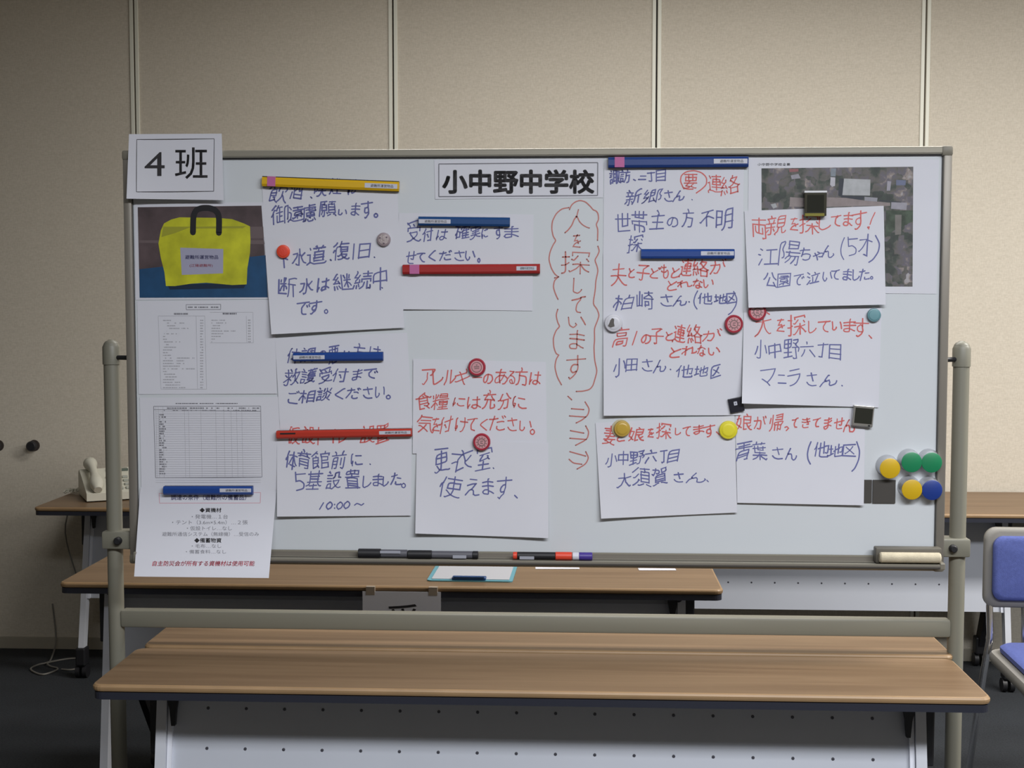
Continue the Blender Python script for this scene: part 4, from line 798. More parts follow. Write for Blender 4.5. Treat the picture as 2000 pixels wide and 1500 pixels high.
S = Sheet('handwritten_note', 'note in large blue marker below the lower middle red cap magnet', 'note', [(814, 857), (1071, 865), (1071, 1051), (811, 1042)], base=.0028, bl=.008, br=.010, group=NOTE)
S.text('更235,880,330,1025 衣345,875,485,1015 室515,865,610,1015 .622,998,632,1010 使265,1065,410,1200 え445,1075,540,1185 ま555,1080,625,1180 す645,1065,740,1200 、768,1185,785,1202', *A7, wd=3.2)
# school title
S = Sheet('title_sheet', 'printed title strip with six bold black kanji in a grey box', 'sign', [(848, 313), (1178, 309), (1178, 386), (850, 389)], base=.0010, wv=.0003)
i = Ink(); i.font('小中野中学校', *T(A6, 478, 148), *T(A6, 1815, 350), .042); S.ink(i, 'printed_text', INKK)
i = Ink(); i.frame(TT(A6, [(441, 92), (1852, 80), (1850, 372), (441, 382)]), 2.0); S.ink(i, 'printed_border', INKG)
# right hand columns
S = Sheet('handwritten_note', 'note hanging from the long blue magnet bar at the top, with a red circled kanji', 'note', [(1180, 316), (1453, 315), (1450, 505), (1178, 505)], base=.0010, group=NOTE)
S.text('諏145,195,225,310 訪235,190,320,300 .340,270,380,290 二400,245,465,275 丁475,215,540,290 目555,190,635,290 新285,365,415,495 郷440,365,600,480 さ625,375,700,470 ん710,375,805,465 .868,450,876,458 世190,575,320,735 帯340,565,470,745 主505,560,625,715 の655,615,745,695 方785,545,885,695 不945,565,1060,690 明1090,540,1230,720 探305,770,430,915', *A8, wd=3.1)
i = Ink(); i.text('要800,230,915,355 連1015,240,1140,390 絡1130,240,1290,400', *A8, wd=2.8)
i.stroke(TT(A8, [(790, 340), (768, 290), (775, 240), (820, 205), (890, 195), (960, 215), (1002, 260), (1000, 320), (960, 360), (910, 395)]), 2.4); i.stroke(TT(A8, [(790, 345), (830, 362), (880, 360)]), 2.4)
S.ink(i, 'handwriting', INKR)
S = Sheet('handwritten_note', 'note in red and blue marker under the short blue magnet bar, upper right', 'note', [(1178, 495), (1451, 497), (1449, 680), (1178, 680)], base=.0022, group=NOTE)
S.text('夫155,1040,285,1215 と310,1065,360,1145 子380,1040,490,1170 ど505,1060,590,1150 も600,1030,660,1150 と690,1060,760,1145 連770,990,870,1135 絡880,995,1015,1130 が1030,990,1170,1105 と655,1175,735,1260 れ745,1175,865,1230 な885,1165,960,1240 い975,1165,1060,1230', *A8, m=INKR, wd=3.2)
S.text('柏180,1300,345,1430 崎385,1270,525,1425 さ590,1300,700,1400 ん710,1310,825,1395 .842,1358,850,1366 (885,1265,925,1425 他925,1290,1050,1380 地1070,1295,1180,1375 区1180,1290,1260,1370 )1190,1270,1275,1475', *A8, wd=3.1)
S = Sheet('handwritten_note', 'note between a white magnet and a red cap magnet, red then blue marker', 'note', [(1178, 622), (1449, 625), (1448, 811), (1179, 812)], base=.0034, bl=.006, group=NOTE)
S.text('高240,380,415,605 1470,420,525,585 の580,465,690,570 子690,390,845,570 と880,430,960,530 連975,355,1115,555 絡1145,345,1315,560 が1330,400,1550,530 と930,620,1055,740 れ1080,595,1250,700 な1270,600,1360,720 い1400,620,1530,700', *C1, m=INKR, wd=3.2)
S.text('小240,735,385,955 田395,760,525,905 さ585,765,720,905 ん735,770,880,915 .930,880,940,890 他1010,840,1205,980 地1230,840,1390,970 区1430,840,1545,975', *C1, wd=3.1)
S = Sheet('handwritten_note', 'note at the bottom held by two yellow magnets', 'note', [(1163, 826), (1434, 812), (1440, 1001), (1174, 1013)], base=.0020, bl=.008, br=.006, group=NOTE)
S.text('妻120,215,270,425 と290,285,380,385 娘430,215,610,380 を655,235,730,335 探770,170,940,355 し995,225,1060,305 て1090,215,1180,320 ま1220,190,1340,290 す1340,185,1485,325 、1495,272,1530,305', *C2, m=INKR, wd=3.2)
S.text('小150,530,280,690 中300,520,415,670 野440,510,610,665 六630,490,770,640 丁815,505,890,640 目910,500,1030,640 大290,770,450,940 須475,720,690,935 賀715,710,890,915 さ975,770,1095,885 ん1140,775,1360,890 、1378,862,1396,880', *C2, wd=3.0)
# aerial photograph sheet
S = Sheet('aerial_map_sheet', 'large printed aerial photo of buildings, partly behind a note', 'photo print', [(1462, 309), (1834, 312), (1829, 574), (1460, 571)], base=.0010, wv=.0003)
q = TT(C3, [(222, 135), (1612, 120), (1605, 1218), (225, 1215)])
i = Ink(); n = 8
for a in range(n):
    for b in range(n): i.poly([lerp(lerp(q[0], q[1], u), lerp(q[3], q[2], u), v) for u, v in ((a/n, b/n), ((a+1)/n, b/n), ((a+1)/n, (b+1)/n), (a/n, (b+1)/n))])
S.ink(i, 'aerial_print', AERIAL, .0003)
i = Ink(); i.font('小中野中学校全景', *T(C3, 185, 86), *T(C3, 485, 112), .012); S.ink(i, 'printed_text', INKG)
def bld(pts, col, nm, nz=.12): poly(S, pts, 'printed_building', mat(nm, col, .6, noise=nz, nscale=60), .0005 if col[0] > .1 else .0004, C3)
bld([(932, 225), (975, 232), (968, 400), (925, 385)], (0.03, 0.035, 0.05), 'print_shadow')
bld([(978, 228), (1220, 238), (1215, 385), (962, 380)], (0.40, 0.41, 0.43), 'print_big_roof')
bld([(962, 384), (1160, 392), (1150, 425), (945, 405)], (0.03, 0.035, 0.05), 'print_shadow')
bld([(855, 135), (905, 135), (900, 210), (855, 208)], (0.20, 0.23, 0.27), 'print_grey_roof')
bld([(855, 215), (898, 218), (895, 295), (868, 305), (850, 285)], (0.46, 0.45, 0.50), 'print_white_roof')
bld([(483, 398), (610, 408), (606, 488), (478, 486)], (0.26, 0.22, 0.22), 'print_brown_roof')
bld([(805, 400), (990, 405), (1165, 430), (1400, 450), (1400, 480), (1060, 480), (805, 490)], (0.25, 0.21, 0.21), 'print_long_roof')
bld([(1165, 395), (1285, 405), (1280, 440), (1165, 430)], (0.27, 0.27, 0.31), 'print_grey_roof2')
bld([(1410, 445), (1555, 450), (1548, 515), (1408, 505)], (0.30, 0.29, 0.34), 'print_violet_roof')
bld([(1300, 425), (1410, 435), (1500, 440), (1500, 447), (1410, 443), (1300, 437)], (0.03, 0.035, 0.05), 'print_shadow')
bld([(305, 465), (350, 455), (365, 490), (330, 505)], (0.34, 0.35, 0.37), 'print_small_roof')
bld([(490, 200), (560, 185), (580, 225), (500, 235)], (0.30, 0.29, 0.33), 'print_violet_roof')
bld([(475, 140), (560, 138), (560, 165), (478, 170)], (0.26, 0.10, 0.11), 'print_red_roof')
bld([(1375, 250), (1410, 255), (1400, 340), (1368, 340)], (0.28, 0.25, 0.31), 'print_violet_roof')
bld([(1455, 240), (1545, 245), (1540, 290), (1455, 290)], (0.13, 0.15, 0.24), 'print_blue_roof')
bld([(1445, 560), (1505, 560), (1500, 740), (1445, 745)], (0.17, 0.16, 0.15), 'print_road')
bld([(1360, 520), (1610, 520), (1608, 620), (1440, 700), (1365, 760)], (0.045, 0.065, 0.045), 'print_trees', .5)
S.o.data.update()
S = Sheet('handwritten_note', 'white note hanging over the aerial photo from a square glass clip magnet', 'note', [(1454, 412), (1726, 402), (1730, 595), (1462, 601)], base=.0030, b=.011, bl=.004, group=NOTE)
S.text('両135,600,265,770 親270,570,445,735 を480,590,560,700 探575,565,745,735 し750,580,850,690 て860,570,950,665 ま975,545,1055,665 す1050,525,1185,690 !1190,540,1265,690', *C3, m=INKR, wd=2.9)
S.text('江195,870,370,1015 陽385,810,575,1015 ち575,865,670,975 や690,900,785,975 ん780,850,885,950 (945,770,985,970 51005,765,1105,935 才1115,750,1230,930 )1200,750,1310,995 公250,1100,355,1220 園370,1100,485,1215 で515,1110,605,1205 泣640,1085,750,1185 い785,1085,865,1165 て860,1070,935,1155 ま970,1065,1045,1160 し1060,1060,1120,1155 た1120,1055,1210,1155 。1218,1125,1243,1150', *C3, wd=2.9)
S = Sheet('handwritten_note', 'note under a half hidden red cap magnet and a teal magnet', 'note', [(1453, 603), (1722, 600), (1716, 796), (1449, 788)], base=.0012, bl=.014, b=.002, group=NOTE)
S.text('犬270,110,380,265 を415,155,475,240 探500,125,620,265 し640,165,690,245 て710,170,790,245 い805,170,870,235 ま885,160,965,245 す955,160,1055,280 、1062,268,1080,288', *C4, m=INKR, wd=3.1)
S.text('小265,305,350,430 中365,320,445,425 野470,300,575,430 六590,315,680,415 丁705,330,770,420 目785,330,865,435 マ300,510,405,625 ニ425,545,480,600 ラ495,510,580,615 さ625,530,700,620 ん725,540,840,620 .870,615,878,622', *C4, wd=3.0)
S = Sheet('handwritten_note', 'note at the lower right between the yellow magnet and a chrome square magnet', 'note', [(1436, 797), (1690, 799), (1687, 987), (1440, 982)], base=.0010, b=.006, br=.003, group=NOTE)
S.text('娘140,820,245,925 が260,835,340,920 帰370,820,460,935 っ475,900,500,932 て525,850,565,915 き595,845,650,910 て670,850,720,910 ま750,840,800,915 せ820,845,885,920 ん885,860,960,940', *C4, m=INKR, wd=3.0)
S.text('青130,1010,240,1135 葉250,1015,345,1135 さ385,1050,465,1130 ん480,1060,555,1135 (630,1010,660,1165 他675,1015,780,1115 地780,1030,880,1115 区880,1030,970,1110 )940,1010,1000,1215', *C4, wd=3.0)

# ================================================================== MAGNET BARS
def bar(label, p0, p1, h, col, lab=None, pink=None, darktop=False, lift=.003, text='避難所運営物品', mark=None):
    c = ((p0[0]+p1[0])/2, (p0[1]+p1[1])/2); Y = YB-lift
    a, b = at(*p0, Y), at(*p1, Y); o0 = at(*c, Y)
    t = thing('magnet_bar', label, 'magnet bar', o0, group='magnet bars on the whiteboard')
    L_ = (b-a).length; ang = math.atan2(b.z-a.z, b.x-a.x); sc = L_/math.hypot(p1[0]-p0[0], p1[1]-p0[1]); hh = h*sc/2
    t.rotation_euler = (0, -ang, 0); d = .012
    nm = '%.2f_%.2f_%.2f' % col
    base = mat('bar_'+nm, col, .38); dk = mat('bar_dark_'+nm, tuple(x*.35 for x in col), .38)
    m = MB(); m.prism([(0, -hh), (-d*.75, -hh), (-d, -hh*.55), (-d, hh*.5), (-d*.72, hh), (0, hh)], L_, 'x', -L_/2)
    m.build('bar', base, t)
    s = MB(); s.box(-L_/2+.0005, -.0012, -hh-.0006, L_/2-.0005, .0004, hh+.0006).build('magnet_strip', BLACK, t)
    if darktop: MB().box(-L_/2, -d*.80, hh*.62, L_/2, -d*.5, hh+.0004).build('black_line', BLACK, t)
    def X(px): return (px-c[0])*sc/math.cos(ang)
    if lab:
        x0_, x1_, top = lab; z0, z1 = (-hh*.55, hh*.40) if top == 0 else ((-hh*.35, hh*.55) if top == 1 else (-hh*.8, hh*.1))
        st = MB().box(X(x0_), -d-.0004, z0, X(x1_), -d+.0005, z1).build('sticker', mat('sticker_white', (0.55, 0.56, 0.64), .5), t)
        V, F = fontmesh(text, 0.0); mx = max(v[0] for v in V); my0 = min(v[1] for v in V); my1 = max(v[1] for v in V)
        xa, xb = X(x0_+(x1_-x0_)*.18), X(x0_+(x1_-x0_)*.88)
        obj('printed_text', [(xa+(xb-xa)*v[0]/mx, -d-.0007, z0+(z1-z0)*(.18+.64*(v[1]-my0)/(my1-my0))) for v in V], F, INKK, st)
    if pink:
        MB().box(X(pink[0]), -d-.0004, -hh*.97, X(pink[1]), -.002, hh*1.02).build('pink_tape', mat('pink_tape', (0.50, 0.13, 0.32), .6), t)
    if mark:
        MB().box(X(mark[0]), -d-.0003, hh*.1, X(mark[1]), -d+.0005, hh*.5).build('dark_marking', BLACK, t)
    return t
BLU = (0.012, 0.055, 0.26); REDC = (0.36, 0.022, 0.022)
bar('yellow magnet bar with a black line and a pink tape end', (513.5, 354.5), (780, 364.5), 19, (0.70, 0.42, 0.01), (714, 777, 0), (524, 540), True)
bar('blue magnet bar at the left across the foot of the table sheet', (321.5, 957), (495, 957), 16, BLU, (432, 493, 1), lift=.005)
bar('blue magnet bar across the note left of centre, its sticker at the left end', (574, 697), (749, 695.5), 16, BLU, (575, 636, 0))
bar('orange-red magnet bar across a red heading, left of centre', (541.5, 848.5), (805, 844), 15, (0.45, 0.035, 0.02), (742, 803, 1), mark=(549, 579), lift=.004)
bar('dark blue magnet bar near the middle, below the title strip', (818, 432), (996, 434), 17, (0.010, 0.06, 0.20), (819, 881, 0))
bar('dark red magnet bar in the middle with a pink tape near its left end', (787, 526.5), (1054.5, 525), 18, REDC, (1009, 1048, 1), (801, 820))
bar('long blue magnet bar with pink tape at the top edge of the board', (1187.5, 318), (1460.5, 316.5), 20, (0.014, 0.045, 0.20), (1393, 1458, 1), (1200, 1219))
bar('short blue magnet bar with a long white sticker, below the longest blue bar', (1251.5, 496), (1433.5, 496), 18, BLU, (1368, 1432, 1), lift=.004)

# ================================================================== ROUND AND SQUARE MAGNETS
GM = 'small magnets on the whiteboard'
def mag(label, px, py, lift, name='round_magnet'):
    return thing(name, label, 'magnet', at(px, py, YB-lift), group=GM)
MPX = 2.92/FPX
def disc(label, px, py, r, col, lift=.003, h=.008):
    t = mag(label, px, py, lift); R = r*MPX; m = mat('mag_%.2f_%.2f_%.2f' % col, col, .35)
    MB().lathe([(R*.97, 0), (R, -h*.3), (R, -h*.7), (R*.93, -h*.93), (R*.82, -h)], 28).build('cap', m, t, True)
    MB().lathe([(R*.80, 0), (R*.80, -.001)], 20).build('magnet_core', BLACK, t)
    return t, R
def dim(t, R, h, m):
    MB().lathe([(R*.76, -h+.0002), (R*.70, -h-.0008), (R*.5, -h-.0012), (.0001, -h-.0013)], 28).build('raised_face', m, t, True)
t, R = disc('orange-red round magnet on the left notes', 554, 491.5, 13.2, (0.80, 0.075, 0.03)); dim(t, R, .008, mat('orange_face', (0.75, 0.06, 0.03), .5, bump=.4, bscale=600))
t, R = disc('small grey-pink patterned button magnet', 750, 468, 13.5, (0.30, 0.24, 0.26), .003, .007); dim(t, R, .007, mat('button_face', (0.42, 0.36, 0.36), .5, noise=.35, nscale=260))
for a in range(3):
    MB().lathe([(.0018, -.0078), (.0018, -.0086)], 8, R*.55*math.cos(a*2.1+.6), R*.55*math.sin(a*2.1+.6)).build('button_mark', mat('button_dark', (0.12, 0.08, 0.12), .5), t)
t, R = disc('bright yellow round magnet on the right', 1422, 839.5, 18, (0.72, 0.64, 0.03)); dim(t, R, .008, mat('yellow_face', (0.74, 0.66, 0.03), .5))
t, R = disc('translucent amber round magnet over a red word', 1215, 837, 16, (0.50, 0.33, 0.06)); dim(t, R, .008, mat('amber_face', (0.52, 0.34, 0.05), .3))
MB().lathe([(R*1.12, 0), (R*1.1, -.0012), (R*.98, -.0016)], 24, -.003).build('amber_rim', mat('amber_rim', (0.50, 0.45, 0.30), .4), t, True)
t, R = disc('teal round magnet at the top right of a note', 1706, 615.5, 13.2, (0.12, 0.27, 0.31), .002); dim(t, R, .008, mat('teal_face', (0.14, 0.30, 0.34), .5))
t, R = disc('white round magnet with a dark silhouette', 1198, 631, 17.5, (0.62, 0.62, 0.68), .005); dim(t, R, .008, mat('white_face', (0.64, 0.64, 0.70), .4))
sil = [(-.010, -.006), (-.004, -.0095), (.0045, -.007), (.003, .001), (.0035, .009), (-.001, .011), (-.005, .006), (-.0065, .001)]
MB().prism([(x-.002, z) for x, z in sil], .0004, 'y', -.0097).build('silhouette_print', mat('silhouette', (0.10, 0.09, 0.085), .5), t)
def cap_magnet(label, px, py, r, lift, rot, kind):
    t = mag(label, px, py, lift); R = r*MPX
    red = mat('red_enamel', (0.36, 0.018, 0.04), .35); pk = mat('pink_enamel', (0.60, 0.30, 0.33), .45)
    MB().lathe([(R, 0), (R*1.0, -.003), (R*.97, -.006), (R*.90, -.0078), (R*.80, -.0078), (R*.74, -.0068)], 32).build('cap', red, t, True)
    MB().lathe([(R*.75, -.0066), (R*.73, -.0072), (.0001, -.0075)], 32).build('face', pk, t, True)
    e = MB()
    def ring(rr, w, y=-.0079):
        n = 26; V = []
        for k in range(n):
            a = 2*PI*k/n; V += [((rr-w)*math.cos(a), y, (rr-w)*math.sin(a)), ((rr+w)*math.cos(a), y, (rr+w)*math.sin(a))]
        e.add(V, [(2*k, 2*k+1, (2*k+3) % (2*n), (2*k+2) % (2*n)) for k in range(n)])
    if kind: 
        ring(R*.40, R*.05)
        for k in range(11):
            a = 2*PI*k/11+rot; c, s_ = math.cos(a), math.sin(a)
            P = [(R*.47, -R*.03), (R*.63, -R*.045), (R*.63, R*.045), (R*.47, R*.03)]
            e.add([(x*c-z*s_, -.0079, x*s_+z*c) for x, z in P], [(0, 1, 2, 3)])
        e.add([(x*R, -.0079, z*R) for x, z in ((-.2, -.12), (.18, -.2), (.14, -.08), (-.1, -.02))], [(0, 1, 2, 3)])
        e.add([(x*R, -.0079, z*R) for x, z in ((-.12, .05), (.2, .1), (.15, .2), (-.15, .16))], [(0, 1, 2, 3)])
    else:
        ring(R*.55, R*.035)
        for q in ([(-.3, .0), (.3, .05), (.3, .14), (-.3, .1)], [(-.25, -.18), (.3, -.12), (.28, -.04), (-.25, -.09)], [(-.08, .2), (.1, .22), (.1, .32), (-.08, .3)]):
            e.add([(x*R, -.0079, z*R) for x, z in q], [(0, 1, 2, 3)])
    e.build('emblem', mat('emblem_red', (0.26, 0.04, 0.09) if kind else (0.22, 0.14, 0.14), .5), t)
cap_magnet('red cap magnet with a plain pale face, the upper one of two in the middle', 931.5, 717, 17.5, .0035, 0, 0)
cap_magnet('red cap magnet with a rayed emblem, the lower one of two in the middle', 941, 863, 17.3, .0045, .3, 1)
cap_magnet('red cap magnet left of the right-hand notes, whole face showing', 1433, 633, 18, .0055, .9, 1)
cap_magnet('red cap magnet half hidden under the bottom edge of a note', 1478.5, 609, 17.8, .0022, .5, 1)
# metal knob magnets, lower right
for lab, px, py, dx, dy, col in (('yellow-faced metal knob magnet, leftmost of the five and beside the upper row', 1732, 909, 2, 3.5, (0.62, 0.40, 0.01)),
                             ('green-faced metal knob magnet, left of the green pair', 1774, 897.5, 2, 3, (0.012, 0.22, 0.09)),
                             ('green-faced metal knob magnet beside the right frame', 1813, 897.5, 2, 3.5, (0.012, 0.22, 0.09)),
                             ('yellow-faced metal knob magnet under the green pair', 1774.5, 950, 2, 3.5, (0.62, 0.40, 0.01)),
                             ('blue-faced metal knob magnet', 1813.5, 951, 2, 3.5, (0.012, 0.04, 0.24))):
    t = mag(lab, px, py, .0005, 'knob_magnet'); R = 20.5*MPX; h = .020
    ox, oz = dx*MPX, -dy*MPX
    MB().lathe([(R*1.04, 0), (R*1.04, -.003), (R*.98, -.006), (R*.94, -.014), (R*.94, -h)], 32, ox=ox, oz=oz).build('metal_cup', CUPM, t, True)
    MB().lathe([(R*.95, 0), (R*.95, -.0016), (R*.88, -.0024), (.0001, -.0026)], 32, ox, oz, -h).build('coloured_face', mat('knob_%.2f_%.2f' % col[:2], col, .4), t, True)
# dark rubber magnet sheet
t = mag('flat dark rubber magnet sheet below the knob magnets', 1717.5, 959.5, .0005, 'magnet_sheet')
DK = mat('dark_rubber', (0.055, 0.05, 0.045), .7)
MB().box(-30.5*MPX, -.003, -22.5*MPX, -15*MPX, 0, 22.5*MPX, .0006).build('narrow_piece', DK, t)
MB().box(-13.5*MPX, -.0035, -23*MPX, 30.5*MPX, 0, 22.5*MPX, .0006).build('wide_piece', DK, t)
# square magnets
t = mag('square chrome magnet with a dark window at the end of a red line', 1684, 812, .002, 'square_magnet'); t.rotation_euler = (0, math.radians(5), 0)
h = 20*MPX
MB().box(-h, -.010, -h*1.02, h, 0, h*1.02, .0015).build('metal_case', mat('brushed_steel', (0.5, 0.5, 0.5), .3, metal=.9), t)
MB().box(-h*.80, -.0108, -h*.72, h*.88, -.009, h*.78, .0004).build('dark_window', mat('smoked_glass', (0.02, 0.022, 0.018), .12), t)
MB().box(h*.55, -.0112, -h*.96, h*.75, -.0095, -h*.80).build('latch_dot', BLACK, t)
t = mag('tall square clip magnet with a smoked window holding a note on the aerial photo', 1590.5, 399, .0045, 'clip_magnet')
MB().box(-21*MPX, -.015, -23*MPX, 21*MPX, 0, 24*MPX, .001).build('clip_body', mat('smoked_body', (0.035, 0.034, 0.022), .25), t)
MB().box(-21.5*MPX, -.0155, 21*MPX, 21.5*MPX, .0, 24.8*MPX, .0008).build('white_top_edge', mat('white_edge', (0.75, 0.76, 0.80), .35), t)
MB().box(-20*MPX, -.0156, -23.5*MPX, 17*MPX, -.012, -18*MPX, .0005).build('amber_lower_edge', mat('amber_strip', (0.22, 0.20, 0.03), .3), t)
MB().box(-16*MPX, -.0153, -16*MPX, 16*MPX, -.014, 17*MPX, .0003).build('dark_window', mat('smoked_glass', (0.02, 0.022, 0.018), .12), t)
t = mag('small tilted black square magnet with a white mark', 1437.5, 790.5, .0035, 'square_magnet'); t.rotation_euler = (0, math.radians(-12), 0)
h = 14*MPX
MB().box(-h, -.007, -h, h, 0, h, .001).build('magnet_case', mat('black_gloss', (0.012, 0.012, 0.022), .3), t)
MB().box(-h*.30, -.0074, -h*.02, h*.15, -.0065, h*.50).build('white_mark', mat('sticker_white', (0.55, 0.56, 0.64), .5), t)
MB().box(-h*.18, -.0077, h*.12, h*.02, -.007, h*.36).build('mark_print', mat('mark_grey', (0.25, 0.25, 0.3), .5), t)

# ================================================================== PENS AND ERASER IN THE TRAY
TZ = .905
def marker(label, px0, px1, yy, rad, spec, zlift=0.0):
    """spec: [(f0, f1, radius factor, material, part name)]"""
    Y = YB+yy; a = at(px0, 1090, Y); b = at(px1, 1090, Y); L_ = b.x-a.x
    zz = TZ+.0046+rad+zlift
    t = thing('marker_pen', label, 'marker pen', ((a.x+b.x)/2, Y, zz), group='marker pens in the tray')
    for f0, f1, k, m, nm in spec:
        x0_, x1_ = -L_/2+L_*f0, -L_/2+L_*f1; r = rad*k
        MB().tube([(x0_, 0, 0), (x0_+.001, 0, 0), (x1_-.001, 0, 0), (x1_, 0, 0)], [r*.88, r, r, r*.88], 18).build(nm, m, t, True)
    return t
GR = mat('pen_grey', (0.10, 0.10, 0.12), .4); LB = mat('pen_label', (0.35, 0.36, 0.42), .5); VIO = mat('pen_violet', (0.06, 0.035, 0.26), .4); ORD = mat('pen_red', (0.70, 0.06, 0.03), .4); PW = mat('pen_white', (0.62, 0.62, 0.70), .4)
t = marker('thick black marker pen, leftmost in the tray', 700, 796, -.031, .0105, [(0, .46, 1.0, BLACK, 'cap'), (.46, 1.0, .86, GR, 'barrel')])
MB().box(-.005, -.0118, .002, .040, -.0085, .0075, .0005).build('printed_label', LB, t)
t = marker('black marker pen lying end to end with the thick one, nearer the middle', 797, 934, -.033, .0095, [(0, .34, 1.0, BLACK, 'cap'), (.34, .92, .88, GR, 'barrel'), (.92, 1.0, .92, BLACK, 'end_plug')])
MB().box(.022, -.0098, -.0065, .052, -.0070, .0005, .0005).build('printed_label', LB, t)
t = marker('marker pen with a bright red cap in the tray', 1002, 1117, -.034, .0092, [(0, .07, .9, ORD, 'end_plug'), (.07, .72, .9, BLACK, 'barrel'), (.72, 1.0, 1.0, ORD, 'cap')])
MB().box(-.050, -.0092, -.0068, -.018, -.0066, .0, .0005).build('printed_label', LB, t)
t = marker('marker pen showing only its white collar and violet cap', 1118, 1157, -.034, .0090, [(0, .33, .98, PW, 'collar'), (.33, 1.0, 1.0, VIO, 'cap')])
# eraser
a = at(1706, 1100, YB-.03); b = at(1842, 1100, YB-.03)
t = thing('whiteboard_eraser', 'whiteboard eraser with a grey-brown back and a cream felt roll at the tray end', 'eraser', ((a.x+b.x)/2-.0015, YB-.028, TZ+.0056)); hw = (b.x-a.x)/2-.004
MB().box(-hw, -.012, .0, hw, .014, .034, .003).build('eraser_back', mat('eraser_brown', (0.115, 0.105, 0.085), .5), t, True)
MB().tube([(-hw+.006, -.0195, .0145), (-hw+.009, -.0195, .0145), (hw-.008, -.0195, .0145), (hw-.005, -.0195, .0145)], [.009, .0115, .0115, .009], 20).build('felt_roll', mat('cream_felt', (0.56, 0.50, 0.37), .95, noise=.08, nscale=60, bump=.5, bscale=900), t, True)

# ================================================================== SIGN HUNG FROM THE MIDDLE TABLE
YS = 3.548
V = []; F = []; n = 12; a = at(708, 1152, YS); b = at(861, 1152, YS)
t = thing('hanging_sign', 'grey-lit white paper sign hung from the table edge, mostly behind the crossbar', 'sign', ((a.x+b.x)/2, YS, .70))
wd = (b.x-a.x)/2
MB().box(-wd, -.0006, -.297, wd, .0002, -.012).build('paper', PAPER, t)
for x in (-wd*.8, wd*.8):
    MB().box(x-.012, -.0010, -.022, x+.012, .0135, .0008, .0003).build('tape', mat('clear_tape', (0.33, 0.27, 0.21), .4), t)
zt = at(780, 1179.5, YS).z-.70
V, F = fontmesh('受'); mx0 = min(v[0] for v in V); mx1 = max(v[0] for v in V); my1 = max(v[1] for v in V); k = .088/(mx1-mx0)
obj('printed_text', [((v[0]-(mx0+mx1)/2)*k+.005, -.0009, zt+(v[1]-my1)*k) for v in V], F, INKK, t)
V, F = fontmesh('付'); mx0 = min(v[0] for v in V); mx1 = max(v[0] for v in V); my1 = max(v[1] for v in V); k = .088/(mx1-mx0)
obj('printed_text', [((v[0]-(mx0+mx1)/2)*k+.005, -.0009, zt-.12+(v[1]-my1)*k) for v in V], F, INKK, t)

# ================================================================== ON THE MIDDLE TABLE
p = onz(835, 1133, .704); q = onz(1003, 1134, .704)
t = thing('clipboard', 'light blue clipboard with white paper on the middle table', 'clipboard', ((p.x+q.x)/2, p.y+.155, .7003), math.radians(-1)); hw = (q.x-p.x)/2
MB().prism(rrect(-hw, -.155, hw, .155, .012), .003, 'z', 0).build('board', mat('cyan_plastic', (0.10, 0.33, 0.42), .4), t)
MB().box(-hw+.012, -.140, .0032, hw-.010, .145, .0045).build('paper', mat('form_paper', (0.44, 0.45, 0.49), .85), t)
c = MB().box(-.050, -.152, .003, .045, -.122, .011, .003).build('clip', mat('blue_clip', (0.012, 0.06, 0.20), .35), t)
MB().tube([(-.045, -.150, .012), (.040, -.150, .012)], .0035, 10).build('clip_spring', mat('blue_clip', (0.012, 0.06, 0.20), .35), c, True)
for (x0_, x1_, y_, lab) in ((1046, 1112, 1111, 'loose white paper beside the clipboard'), (1248, 1300, 1113.5, 'loose white paper near the right end of the middle table')):
    p = onz(x0_, y_, .7015); q = onz(x1_, y_-2, .7015)
    t = MB().box(0, 0, 0, q.x-p.x+.03, .20, .0008).build('loose_paper', PAPER); t.location = (p.x, p.y, .7004); t.rotation_euler = (0, 0, math.radians(3)); tag(t, lab, 'paper')

# ================================================================== TELEPHONE
p = onz(205, 950, .70)
PH = mat('phone_white', (0.66, 0.65, 0.56), .4); PHK = mat('phone_key', (0.40, 0.42, 0.38), .5)
t = thing('telephone', 'white corded desk telephone on the wall table at the left', 'telephone', (onz(211, 945, .70).x+.14, 5.12, .7003), math.radians(28))
b = MB(); b.prism([(-.10, .004), (.105, .004), (.105, .075), (.075, .088), (-.10, .028)], .18, 'x', -.09); b.build('body', PH, t)
kp = MB()
for r_ in range(4):
    for c_ in range(3):
        y_ = -.075+r_*.026; x_ = -.005+c_*.026; z_ = .028+(y_+.10)*.343
        kp.box(x_-.009, y_-.008, z_-.001, x_+.009, y_+.008, z_+.005, .001)
kp.build('keypad', PHK, t)
MB().box(-.005, .045, .079, .065, .075, .087, .001).build('display', mat('phone_display', (0.12, 0.15, 0.13), .2), t)
hs = MB(); pts = [(-.055, -.105+.022*k, .040+.0075*k + .018*math.sin(PI*k/9)) for k in range(10)]
hs.tube(pts, [.013, .023, .021, .014, .013, .013, .014, .021, .023, .013], 14)
hs.build('handset', PH, t, True)
cc = MB(); pt = []
p0 = Vector(onz(172, 952, .715)); p1 = Vector(onz(150, 962, .715)); 
path = [Vector((p0.x+.045, p0.y-.0, .735)), Vector((p0.x-.005, p0.y-.03, .722)), Vector((p0.x-.018, p0.y-.08, .712)), Vector((p0.x-.055, p0.y-.10, .711)), Vector((p0.x-.06, p0.y-.05, .711)), Vector((p0.x-.01, p0.y-.09, .711))]
for k in range(len(path)-1):
    for j in range(16):
        f = j/16; c = path[k].lerp(path[k+1], f); a = 2*PI*(k*16+j)/5.0
        pt.append(c+Vector((math.cos(a)*.006, math.sin(a)*.006, math.sin(a)*.006+.002)))
M_ = t.rotation_euler.to_matrix().to_4x4(); M_.translation = t.location
t.scale = (1.18, 1.18, 1.18); M_ = M_ @ Matrix.Diagonal((1.18, 1.18, 1.18, 1)); Mi = M_.inverted()
